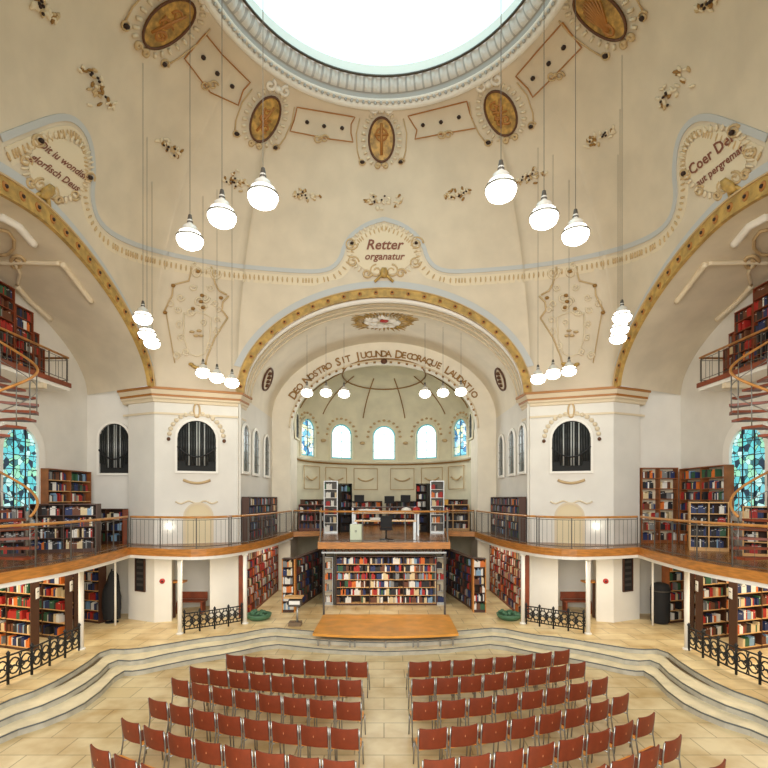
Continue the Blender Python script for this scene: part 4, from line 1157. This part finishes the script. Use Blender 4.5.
# upper gallery with stepped bookcases
for sd in (-1, 1):
    s = SIDE[sd]; UG = Z0 + 3.6
    t = empty('upper_gallery', (-10.33 * -sd, 10.65, UG), 0, 'narrow upper gallery deck with red-brown edge high on the %s transept wall' % s, 'balcony', 'upper galleries')
    MB().box((0, 0, -.05), (.86, 10.3, .1)).build('deck', REDWOOD, t)
    MB().box((-.44 * sd, 0, -.06), (.03, 10.3, .14)).build('edge_board', REDWOOD, t)
    MB().box((0, 0, -.17), (.82, 10.26, .13)).build('white_soffit', WHITE, t)
    for y in (-4, -1.5, 1.5, 4): MB().prism([(-.38, -.08), (.4, -.08), (.4, .08), (-.38, .08)], -.38, -.23).build('bracket', CREAM, t).location = (0, y, 0)
    pth = [(-9.93 * -sd, 6.5), (-9.93 * -sd, 15.72), (-10.7 * -sd, 15.74)]
    railing(pth, UG, .8, 'dark railing with wood handrail on the %s upper gallery' % s, sp=.3, post_sp=.8, bal_r=.007)
    prof = [(8.6, 1.6), (9.4, 1.9), (10.6, 2.2), (12.4, 2.4), (14.2, 2.3), (14.95, 1.9), (15.2, 1.35), (15.45, .95)]
    nms = ['', '', 'broad tall', 'broad tall', 'tall', 'stepped', 'lower stepped', 'lowest stepped']
    for k in range(2, 7):
        y0, y1, h = prof[k][0], prof[k + 1][0], prof[k + 1][1]
        FLr, FRr = ((-10.46, y0), (-10.46, y1 - .02)) if sd < 0 else ((10.46, y1 - .02), (10.46, y0))
        bookcase('%s dark red bookcase on the %s upper gallery, %s' % (nms[k + 1], s, ['nearest the camera', 'over the spiral staircase', 'under the vault curve', 'near its end', 'last at its end'][k - 2]),
                 FLr, FRr, UG, h, .3, max(2, round(h / .34)), REDWOOD, 2 if y1 - y0 > 1 else 1, False, 'upper gallery bookcases', cols=[40, 10, 14, 2, 26, 2, 1, 2, 3, 0], gap=.01, fill=1)
    # spiral staircase
    cx, cy = -9.15 * -sd, 11.75; H = UG - ZG
    t = empty('spiral_staircase', (cx, cy, ZG), 0, 'wood and metal spiral staircase rising to the %s upper gallery' % s, 'staircase', 'spiral staircases')
    MB().lathe([(.06, 0), (.06, H + .9)], n=12).build('central_pole', IRON, t)
    N = 24; T0 = 0; tot = 2 * PI * 1.6; r = .86
    hr = []; hb = []
    for i in range(N):
        a = tot * i / N; z = H * (i + 1) / N; q = tot / N * .62
        poly = [(.05 * math.cos(a), .05 * math.sin(a)), (r * math.cos(a - q), r * math.sin(a - q)), (r * math.cos(a), r * math.sin(a)), (r * math.cos(a + q), r * math.sin(a + q))]
        if sd > 0: poly = [(-x, y) for x, y in poly][::-1]
        MB().prism(poly, z - .06, z, 0).build('tread', REDWOOD, t)
        if i < N - 1 :
            x, y = (r - .03) * math.cos(a), (r - .03) * math.sin(a); x = -x if sd > 0 else x
            MB().tube([(x, y, z), (x, y, z + .92)], .012, 5).build('baluster', CHROME, t)
    for i in range(N * 3):
        a = tot * i / (N * 3); z = H * (i / 3 + 1) / N
        x, y = (r - .03) * math.cos(a), (r - .03) * math.sin(a); hr.append((-x if sd > 0 else x, y, z + .94)); hb.append((-x if sd > 0 else x, y, z + .48))
    MB().tube(hr, .032, 7).build('handrail', RAILW, t); MB().tube(hb, .012, 5).build('mid_rail', CHROME, t)
    # orange/white shelves seen behind stair
    MB()

# ------------------------------------------------------------------ desk platform
t = empty('platform_frame', (0, 17.9, 0), 0, 'dark steel frame and lattice carrying the desk platform', 'steel frame')
for x in (-2.18, -1.98, 2.2, 2.02):
    for y in ((.0,) if abs(x) > 2.1 else (2.05,)): MB().box((x, y + .2, 1.15), (.07, .07, 2.3)).build('post', DSTEEL, t)
for y in (.05, 2.2):
    MB().box((0, y + .1, 2.33), (4.5, .06, .06)).build('lower_chord', STEEL, t)
    MB().box((0, y + .1, 2.52), (4.5, .06, .05)).build('upper_chord', DSTEEL, t)
    for i in range(18):
        x = -2.2 + 4.4 * i / 18; MB().tube([(x, y + .1, 2.33), (x + .122, y + .1, 2.52), (x + .244, y + .1, 2.33)], .014, 4).build('lattice_brace', REDWOOD, t)
for sd in (-1, 1):
    t = bc(sd, 'narrow steel rack standing %s of the central bookcase under the platform' % SIDE[sd], (-2.45, 20.1), (-2.05, 20.1), 0, 1.9, .3, 4, STEEL, 1, False, 'steel racks', name='metal_rack', cat='rack', cols=LIGHTC, back=CREAM, fill=.6)
# desk etc
def desk(x, y, z, w, d, h, label, m=SHELFL):
    t = empty('desk', (x, y, z), 0, label, 'desk'); MB().box((0, 0, h), (w, d, .04)).build('desktop', m, t)
    for a in (-1, 1):
        for b in (-1, 1): MB().box((a * (w / 2 - .05), b * (d / 2 - .05), h / 2), (.05, .05, h)).build('leg', STEEL, t)
    return t
desk(.05, 18.9, ZG, 2.3, .75, .74, 'pale wooden desk on the platform behind its rail')
desk(.1, 21.4, ZG, 2.8, .8, .95, 'long cream counter behind the platform desk')
t = empty('office_chair', (.08, 18.35, ZG), 0, 'black swivel office chair at the platform desk', 'chair')
MB().box((0, 0, .46), (.46, .44, .08)).build('seat', BLACK, t); MB().box((0, -.2, .74), (.42, .06, .42)).build('backrest', BLACK, t)
MB().tube([(0, 0, .08), (0, 0, .44)], .03, 8).build('column', IRON, t)
for i in range(5): MB().tube([(0, 0, .1), (.28 * math.cos(i * 1.257), .28 * math.sin(i * 1.257), .06)], .025, 5).build('base_spoke', IRON, t)
t = empty('filing_cabinet', (-1.02, 18.3, ZG), 0, 'pale green two-door cabinet on the left of the platform', 'cabinet')
MB().box((0, 0, .33), (.42, .42, .62)).build('body', GREENW, t)
for a in (-1, 1):
    dd = MB().box((a * .1, -.22, .33), (.19, .02, .56)).build('door', GREENW, t); MB().box((a * .02, -.24, .4), (.015, .02, .08)).build('handle', IRON, dd)
def monitor(x, y, z, label):
    t = empty('computer_monitor', (x, y, z), 0, label, 'monitor'); MB().box((0, 0, .32), (.46, .04, .34)).build('screen', BLACK, t)
    MB().tube([(0, .03, .02), (0, .03, .2)], .02, 6).build('stand', BLACK, t); MB().box((0, .03, .012), (.2, .16, .02)).build('foot', BLACK, t)
monitor(-1.15, 22.3 + .9, ZG + 1.25, 'black monitor on the shelf at back left of the desk area'); 
monitor(1.0, 22.3 + .9, ZG + 1.25, 'black monitor on the shelf at back right of the desk area')
monitor(.25, 23.4, ZG + 1.2, 'black monitor in the middle at the back of the desk area')
desk(0, 23.3, ZG, 3.0, .6, 1.17, 'dark high counter at the back of the desk area', SHELFD)
def small(name, label, cat, x, y, z, fn, m):
    t = empty(name, (x, y, z), 0, label, cat); mb = MB(); fn(mb); mb.build('body', m, t); return t
small('white_lamp', 'rounded white lamp on the counter behind the rail', 'lamp', .95, 21.3, ZG + .97, lambda mb: mb.lathe([(.1, 0), (.03, .03), (.03, .08), (.22, .1), (.2, .17), (.08, .22), (0, .23)]), WHITE)
small('red_box', 'red rounded bag on the counter, right of the white lamp', 'bag', 1.38, 21.3, ZG + .97, lambda mb: mb.lathe([(.1, 0), (.16, .08), (.15, .2), (.05, .26), (0, .26)]), RED)
small('paper_pile', 'pile of white papers on the counter at left', 'papers', -.85, 21.3, ZG + .97, lambda mb: [mb.box((.01 * i, 0, .02 + .04 * i), (.5, .34, .036), .1 * i) for i in range(4)], PAPER)
small('cardboard_tray', 'pale grey box standing on the left of the counter', 'box', -.45, 21.25, ZG + .97, lambda mb: [mb.box((0, 0, .01), (.5, .32, .02)), mb.box((0, -.15, .08), (.5, .02, .14)), mb.box((0, .15, .08), (.5, .02, .14)), mb.box((-.24, 0, .08), (.02, .3, .14)), mb.box((.24, 0, .08), (.02, .3, .14))], PAPER)
small('paper_stack', 'low stack of white papers on the platform desk', 'papers', -.35, 18.95, ZG + .765, lambda mb: [mb.box((.008 * i, 0, .012 + .022 * i), (.36, .26, .02), .12 * i) for i in range(4)], PAPER)
small('folder_box', 'yellow box on the right back gallery counter', 'box', 2.85, 24.3, ZG + 1.275, lambda mb: [mb.box((0, 0, .12), (.5, .3, .22)), mb.box((0, 0, .24), (.53, .33, .03))], mat('yellow box', (222, 164, 50), .5))
# computer desk kiosk on choir floor left
t = empty('reading_stand', (-3.05, 16.9, 0), 0, 'grey book-return stand with a light wooden top at the left end of the stage steps', 'stand')
MB().box((0, 0, .96), (.62, .45, .04)).build('top', SHELFL, t)
MB().box((.06, -.03, .78), (.42, .36, .22)).build('basket', DSTEEL, t)
MB().box((.06, -.215, .8), (.36, .01, .12)).build('notice', PAPER, t)
MB().lathe([(.035, .1), (.035, .68)], (.12, 0, 0), 8).build('pole', STEEL, t); MB().box((.05, 0, .06), (.42, .36, .12)).build('base', mat('stand base brown', (120, 100, 76), .6), t)

# stage
t = empty('stage_platform', (0, 15.5, -.3), 0, 'low honey-coloured wooden stage platform standing over the steps', 'stage')
fr1 = [(-2.22 + 4.54 * i / 16, .05 - .28 * (1 - ((i - 8) / 8) ** 2)) for i in range(17)]
bk1 = [(2.34, 2.6), (-2.2, 2.6)]
MB().prism(fr1 + bk1, .31, .385).build('deck', STAGE, t)
MB().prism([(x * .985, y + .3) for x, y in fr1] + [(2.2, 1.2), (-2.1, 1.2)], .25, .305).build('under_frame', IRON, t)
for i, x in enumerate((-2.05, -1.7, -1.05, -.9, 0.05, .9, 1.05, 1.75, 2.15)):
    MB().box((x, .12 - .24 * (1 - (x / 2.3) ** 2), .1), (.05, .05, .2)).build('leg', CHROME, t)
for x in (-2.0, -.7, .7, 2.1): MB().box((x, 1.0, .225), (.05, .05, .15)).build('leg', CHROME, t)

# under-gallery objects on the pier
for sd in (-1, 1):
    s = SIDE[sd]
    d = Vector((A[0] - C[0], A[1] - C[1], 0)).normalized(); n = Vector((d.y, -d.x, 0))
    P = facept(C, A, .5, 1.65); rz = math.atan2(d.y, d.x)
    if sd > 0: P.x = -P.x; rz = -rz
    t = empty('notice_board', tuple(P), rz, 'narrow black framed board on the %s pier beneath the gallery' % s, 'notice board', 'boards on the piers')
    MB().box((0, -.03, 0), (.46, .05, 1.2)).build('panel', BLACK, t); 
    mb = MB()
    for a, b, w_, h_ in ((-.22, 0, .035, 1.24), (.22, 0, .035, 1.24), (0, .6, .46, .035), (0, -.6, .46, .035)): mb.box((a, -.045, b), (w_, .06, h_))
    mb.build('frame', SHELFD, t)
    for k in range(5): MB().box((0, -.06, .42 - k * .2), (.3, .005, .09)).build('notice', mat('dark notice', (60, 56, 52), .6), t)
    P = mir(facept(A, B, .09, 1.42), sd); q = Vector((B[0] - A[0], B[1] - A[1], 0)).normalized(); nn = Vector((q.y, -q.x, 0)); nn.x *= -sd
    M = nn.to_track_quat('Z', 'Y').to_matrix()
    t = empty('fire_alarm', tuple(P), 0, 'round red fire alarm button on the %s pier' % s, 'alarm', 'alarms on the piers')
    MB().lathe([(.09, 0), (.09, .03), (.06, .05), (0, .05)], M=M, n=14).build('housing', RED, t); MB().lathe([(.03, .05), (.03, .07), (0, .07)], M=M, n=10).build('button', BLACK, t)
    # inside the doorway
    p = mir(facept(A, B, .4, 0) + Vector((-.33, .94, 0)) * 1.2, sd)
    t = empty('side_bench', tuple(p), 0, 'brown wooden bench inside the %s pier passage' % s, 'bench', 'benches in the pier passages')
    MB().box((.1 * -sd, 0, .45), (1.0, .45, .05)).build('seat', REDWOOD, t); MB().box((.1 * -sd, .2, .62), (1.0, .04, .26)).build('backrest', REDWOOD, t)
    for a in (-.4, .5): MB().box((a * -sd, 0, .21), (.06, .4, .42)).build('leg', REDWOOD, t)
    p = mir(facept(A, B, .27, 0) + Vector((-.33, .94, 0)) * .5, sd)
    t = empty('wall_shelf', (p.x, p.y, 1.3), 0, 'small light wooden shelf stand just inside the %s pier doorway' % s, 'shelf', 'shelves in the pier doorways')
    MB().box((0, 0, 0), (.5, .4, .06)).build('top', FASCIA, t); MB().box((-.15 * -sd, 0, -.66), (.07, .07, 1.27)).build('post', SHELFD, t)
# wall lamp spot, seen bright on gallery wall
for sd, y in ((-1, 524), (1, 533)):
    P = mir(facept(A, B, .17 if sd < 0 else .2, ZG + .62), sd)
    pp_ = at(172 if sd < 0 else 600, y, 0)
    t = empty('wall_lamp', tuple(P), 0, 'small glowing white wall lamp low on the %s pier behind the gallery rail' % SIDE[sd], 'lamp', 'wall lamps')
    q = Vector((B[0] - A[0], B[1] - A[1], 0)).normalized(); nn = Vector((q.y, -q.x, 0)); nn.x *= -sd; M = nn.to_track_quat('Z', 'Y').to_matrix()
    MB().lathe([(.06, 0), (.06, .05)], M=M, n=12).build('mount', LAMPG, t); MB().lathe([(.07, .05), (.09, .1), (.07, .15), (0, .16)], M=M, n=14).build('shade', LAMPW, t)
# black covered pieces in the corner
t = empty('coat_stand', (-9.42, 17.3, 0), 0, 'black coats piled on a stand in the corner left of the left pier', 'coat stand')
MB().tube([(0, 0, 0), (0, 0, 1.85)], .025, 6).build('pole', IRON, t); MB().lathe([(.22, 0), (.2, .03), (.03, .05)], n=12).build('foot', IRON, t)
mb = MB(); rows = []
rr = random.Random(9)
for j, (z, r) in enumerate(((.12, .26), (.5, .3), (.9, .3), (1.15, .28), (1.4, .2), (1.62, .16), (1.78, .06))):
    rows.append([Vector((.0 + (r + .04 * math.sin(k * 2.1 + j)) * math.cos(2 * PI * k / 16) + (.05 if z > 1.2 else 0), (r * .8 + .03 * math.cos(k * 3 + j)) * math.sin(2 * PI * k / 16), z)) for k in range(16)])
mb.grid(rows, closed=True); mb.build('coats', BLACK, t)
t = empty('waste_bin', (9.5, 17.2, 0), 0, 'tall black rounded bin in the corner right of the right pier', 'bin')
MB().lathe([(.0, 0), (.26, .02), (.3, .1), (.31, 1.2), (.27, 1.34), (.1, 1.4), (0, 1.4)], n=20).build('body', BLACK, t); MB().lathe([(.315, 1.1), (.325, 1.12), (.315, 1.14)], n=20).build('rim', DSTEEL, t)
# slim white door jambs beside piers
for sd in (-1, 1):
    t = empty('downpipe', (-9.08 * -sd, 16.9, 0), 0, 'thin white pipe column next to the %s corner' % SIDE[sd], 'pipe', 'white pipes')
    MB().tube([(0, 0, 0), (0, 0, 2.38)], .035, 8).build('shaft', WHITE, t)

# ------------------------------------------------------------------ pendant lamps
def lamp_proto():
    t = empty('pendant_lamp', (0, 0, 0))
    MB().lathe([(.0, -.19), (.12, -.18), (.2, -.13), (.235, -.05), (.235, 0), (.19, .07), (.13, .1)], n=24).build('glass_shade', LAMPW, t)
    MB().lathe([(.19, .075), (.2, .09), (.14, .125), (.13, .19), (.11, .21), (.05, .25), (.05, .32), (.015, .36)], n=20).build('metal_cap', mat('lamp cap pale', (214, 210, 200), .35, .2), t)
    MB().lathe([(.236, -.02), (.246, .0), (.236, .02)], n=24).build('rim', LAMPG, t)
    MB().lathe([(.045, .24), (.055, .28), (.03, .42), (.0, .44)], n=10).build('hanger', DSTEEL, t)
    return t
LP = []
for sd in (-1, 1): pass
big = [((263, 195), 4.75, 'nearest and highest of the three large lamps left of the skylight'), ((222, 215), 4.75, 'middle of the three large lamps left of the skylight'), ((190, 238), 4.75, 'lowest of the three large lamps left of the skylight'),
       ((501, 188), 4.75, 'nearest and highest of the three large lamps right of the skylight'), ((544, 216), 4.75, 'middle of the three large lamps right of the skylight'), ((575.5, 233), 4.75, 'lowest of the three large lamps right of the skylight'),
       ((143, 317), 4.75, 'top of the three lamps clustered at the left side arch'), ((147, 333), 4.75, 'middle of the three lamps clustered at the left side arch'), ((152, 342), 4.75, 'bottom of the three lamps clustered at the left side arch'),
       ((622, 316), 4.75, 'top of the three lamps clustered at the right side arch'), ((620, 328), 4.75, 'middle of the three lamps clustered at the right side arch'), ((618, 337), 4.75, 'bottom of the three lamps clustered at the right side arch'),
       ((203, 372), 4.15, 'leftmost of three small lamps over the left pier'), ((217, 377), 4.0, 'middle of three small lamps over the left pier'), ((232, 382), 3.85, 'rightmost of three small lamps over the left pier'),
       ((569, 370), 4.15, 'rightmost of three small lamps over the right pier'), ((553, 373), 4.0, 'middle of three small lamps over the right pier'), ((538, 378), 3.85, 'leftmost of three small lamps over the right pier'),
       ((307, 392), 4.28, 'left lamp of the left row before the apse'), ((326, 392), 4.28, 'middle lamp of the left row before the apse'), ((344, 393), 4.28, 'right lamp of the left row before the apse'),
       ((425, 393), 4.28, 'left lamp of the right row before the apse'), ((443, 392), 4.28, 'middle lamp of the right row before the apse'), ((461, 391), 4.28, 'right lamp of the right row before the apse')]
proto = lamp_proto()
for i, ((px, py), h, lb) in enumerate(big):
    Y = h * F / (HY - py); x = (px - 384) / F * Y
    t = proto if i == 0 else copy_tree(proto)
    t.location = (x, Y, Z0 + h); tag(t, 'white glass pendant lamp, ' + lb, 'lamp', 'pendant lamps')
    o = Vector((x, Y, Z0 + h + .5)); hh, n, k, d = BV.ray_cast(o, Vector((0, 0, 1)))
    L_ = (d if hh is not None else OC[2] + .5 - o.z) + .1
    MB().tube([(0, 0, .4), (0, 0, .5 + L_)], .006, 5).build('cord', CORD, t)

# ------------------------------------------------------------------ chairs
def chair_proto():
    t = empty('stacking_chair', (0, 0, 0))       # faces +Y
    # curved back shell seen from behind
    rows = []
    for zz, yy in ((.47, -.19), (.58, -.22), (.72, -.245), (.85, -.25)):
        rows.append([Vector((-.235 + .47 * i / 8, yy - .0 - .035 * (1 - ((i - 4) / 4) ** 2) , zz - .012 * ((1 - ((i - 4) / 4) ** 2) if zz > .8 else 0))) for i in range(9)])
    mb = MB(); mb.grid(rows); r2 = [[v + Vector((0, .022, 0)) for v in r] for r in rows]; mb.grid(r2)
    for a, b in ((rows[0], r2[0]), (rows[-1], r2[-1]), ([r[0] for r in rows], [r[0] for r in r2]), ([r[-1] for r in rows], [r[-1] for r in r2])): mb.grid([a, b], smooth=False)
    mb.build('backrest', CHRED, t)
    mb = MB(); mb.prism([(-.25, -.18), (.25, -.18), (.25, .0), (.22, .2), (.18, .24), (-.18, .24), (-.22, .2), (-.23, .0)], .45, .475); mb.build('seat_shell', CHSEAT, t)
    mb = MB(); mb.prism([(-.17, -.15), (.17, -.15), (.19, .0), (.18, .18), (-.18, .18), (-.19, .0)], .476, .495); mb.build('seat_pad', CHRED, t)
    for s_ in (-1, 1):
        MB().tube([(s_ * .25, -.27, 0), (s_ * .252, -.2, .43), (s_ * .252, -.21, .6), (s_ * .252, -.235, .83)], .014, 6).build('rear_leg', CHROME, t)
        MB().tube([(s_ * .24, .24, 0), (s_ * .235, .2, .42)], .014, 6).build('front_leg', CHROME, t)
        MB().tube([(s_ * .235, -.2, .42), (s_ * .235, .2, .42)], .012, 5).build('side_rail', CHROME, t)
    mb = MB(); mb.box((0, -.272, .68), (.012, .006, .045)); mb.build('number_tag', mat('tag tan', (190, 120, 80), .5), t)
    return t
cp = chair_proto(); used = False
# row ends (backrest tops): inner x, inner Y, outer x, outer Y, count
HB = 3.93 - .0
def Yb(py): return (4.3 + .45 - .845) * F / (py - HY)
rows_l = [((368, 662), (225, 654), 7), ((362, 680), (189, 666), 8), ((362, 702), (170, 677), 8), ((360, 729), (147, 697), 8), ((357, 761), (119, 717), 8), ((355, 802), (88, 743), 8), ((350, 850), (52, 775), 8)]
rows_r = [((408, 662), (571, 649), 8), ((411, 679), (587, 661), 8), ((411, 702), (610, 676), 8), ((417, 729), (631, 692), 8), ((421, 760), (657, 711), 8), ((424, 797), (684, 733), 8), ((428, 842), (729, 757), 8)]
rown = ['front', 'second', 'third', 'fourth', 'fifth', 'sixth', 'seventh']; posn = ['first', 'second', 'third', 'fourth', 'fifth', 'sixth', 'seventh', 'eighth']
first = True; rr = random.Random(3)
for side, rws in ((-1, rows_l), (1, rows_r)):
    for ri, ((ix, iy), (ox, oy), n) in enumerate(rws):
        Y0, Y1 = Yb(iy), Yb(oy); X0, X1 = (ix - 384) / F * Y0, (ox - 384) / F * Y1
        # centres half a seat in from the row ends
        def C_(f): return Vector((X0 + (X1 - X0) * f, Y0 + (Y1 - Y0) * (.35 * f + .65 * f * f), 0))
        for i in range(n):
            f = (i + .5) / n; p = C_(f); tg = C_(min(1, f + .05)) - C_(max(0, f - .05)); tg = tg if side > 0 else -tg
            rz = math.atan2(tg.y, tg.x) + rr.uniform(-.03, .03)
            q = Vector((-math.sin(rz), math.cos(rz), 0)); loc = p + q * .24
            px = (p.x / p.y) * F + 384; py = HY + (4.75 - .5) / p.y * F
            if py > 800 or not -20 < px < 790: continue
            t = cp if first else copy_tree(cp); first = False
            t.location = (loc.x, loc.y, -.45); t.rotation_euler = (0, 0, rz)
            tag(t, 'red-brown chair, %s from the aisle in the %s row from the stage, %s block' % (posn[i], rown[ri], SIDE[side]), 'chair', 'red-brown chairs in the two seating blocks')
# ------------------------------------------------------------------ books: 300 largest as things, the rest as one
bpy.context.view_layer.update()
dg = bpy.context.evaluated_depsgraph_get()
cand = []
for i, (M, c, sz, col, lb, sh, rz, g) in enumerate(BOOKS):
    w = M @ c; nrm = (M.to_3x3() @ Vector((0, -1, 0)))
    d = w - CAM
    if d.y < 1 or abs(d.x / d.y) * F > 386 or not -2 < HY - d.z / d.y * F < 770: continue
    if nrm.dot(-d) <= 0.02 * d.length: continue
    area = sz[2] / d.y * sz[0] / d.y * abs(nrm.dot(d)) / d.length
    cand.append((area, i))
cand.sort(reverse=True); pick = set()
for a, i in cand:
    M, c, sz, col, lb, sh, rz, g = BOOKS[i]
    ok = 0
    for dz in (-.3, .3):
        w = M @ (c + Vector((0, -sz[1] / 2 - .003, sz[2] * dz))); d = w - CAM; L_ = d.length
        hit = scn.ray_cast(dg, CAM, d.normalized(), distance=L_ - .03)
        ok += 0 if hit[0] else 1
    if ok: pick.add(i)
    if len(pick) >= 300: break
bmesh_cache = {}
stuff = {}
cnt = {}
DECO = {}
for i, (M, c, sz, col, lb, sh, rz, g) in enumerate(BOOKS):
    w = M @ c
    if i in pick:
        mb = MB(); x, y, z = sz; mb.box((0, 0, 0), sz)
        mb.box((0, -y / 2 - .001, z * .28), (x * .96, .003, z * .04), m=1)
        o = mb.build('book', [BKM[col], PAPER if col != 3 else BKM[0]]); o.location = w; o.rotation_euler = (0, 0, rz)
        short = lb
        tag(o, '%s book, %s shelf of the %s' % (BK[col], ORD[sh - 1] if sh - 1 < 8 else 'lowest', ' '.join(short.replace(',', '').split()[:8])), 'book', 'books on the shelves')
        o['_k'] = 1
        del o['_k']
    else:
        stuff.setdefault(0, MB()).box(w, sz, rz, col)
o = stuff[0].build('shelved_books', BKM); tag(o, 'the many further books filling the shelves of the library', 'books', 'books on the shelves', 'stuff')
print('BOOKS', len(BOOKS), 'picked', len(pick))

# ------------------------------------------------------------------ camera, light
cam = bpy.data.cameras.new('camera'); co = bpy.data.objects.new('camera', cam); COL.objects.link(co)
co.location = CAM; co.rotation_euler = (PI / 2, 0, 0)
cam.sensor_width = 36; cam.lens = F / 768 * 36; cam.shift_y = (HY - 384) / 768; cam.clip_end = 200; cam.clip_start = .05
scn.camera = co
w = bpy.data.worlds.new('world'); scn.world = w; w.use_nodes = True
w.node_tree.nodes['Background'].inputs['Color'].default_value = (.95, .98, 1, 1)
w.node_tree.nodes['Background'].inputs['Strength'].default_value = .9
def area(name, loc, rot, sx, sy, en, col=(1, .97, .9)):
    l = bpy.data.lights.new(name, 'AREA'); l.shape = 'RECTANGLE'; l.size = sx; l.size_y = sy; l.energy = en; l.color = col
    o = bpy.data.objects.new(name, l); COL.objects.link(o); o.location = loc; o.rotation_euler = rot; return o
area('rear_fill_light', (0, -3.5, 7.5), (math.radians(80), 0, 0), 11, 7, 2300, (1, .97, .92))  # unseen fill light added behind the camera to brighten the hall
for sd in (-1, 1):
    area('aisle_lighting', (10.8 * sd, 13.2, 2.36), (0, 0, 0), 3.6, 6, 160, (1, .9, .72))
    area('pier_lighting', (6.2 * sd, 16.2, 2.38), (0, 0, 0), 2.2, .8, 32, (1, .9, .72))
    area('choir_aisle_lighting', (4.5 * sd, 20.6, 2.38), (0, 0, 0), .3, 4, 25, (1, .9, .72))
area('choir_daylight', (0, 27, Z0 + 3.4), (math.radians(-65), 0, 0), 5, 1.6, 220, (.92, .98, 1))
area('under_platform_lighting', (0, 18.9, 2.3), (0, 0, 0), 3.6, 1.2, 40, (1, .9, .75))
scn.view_settings.view_transform = 'Standard'; scn.view_settings.look = 'None'
scn.view_settings.exposure = .1; scn.view_settings.gamma = 1; scn.view_settings.use_curve_mapping = False
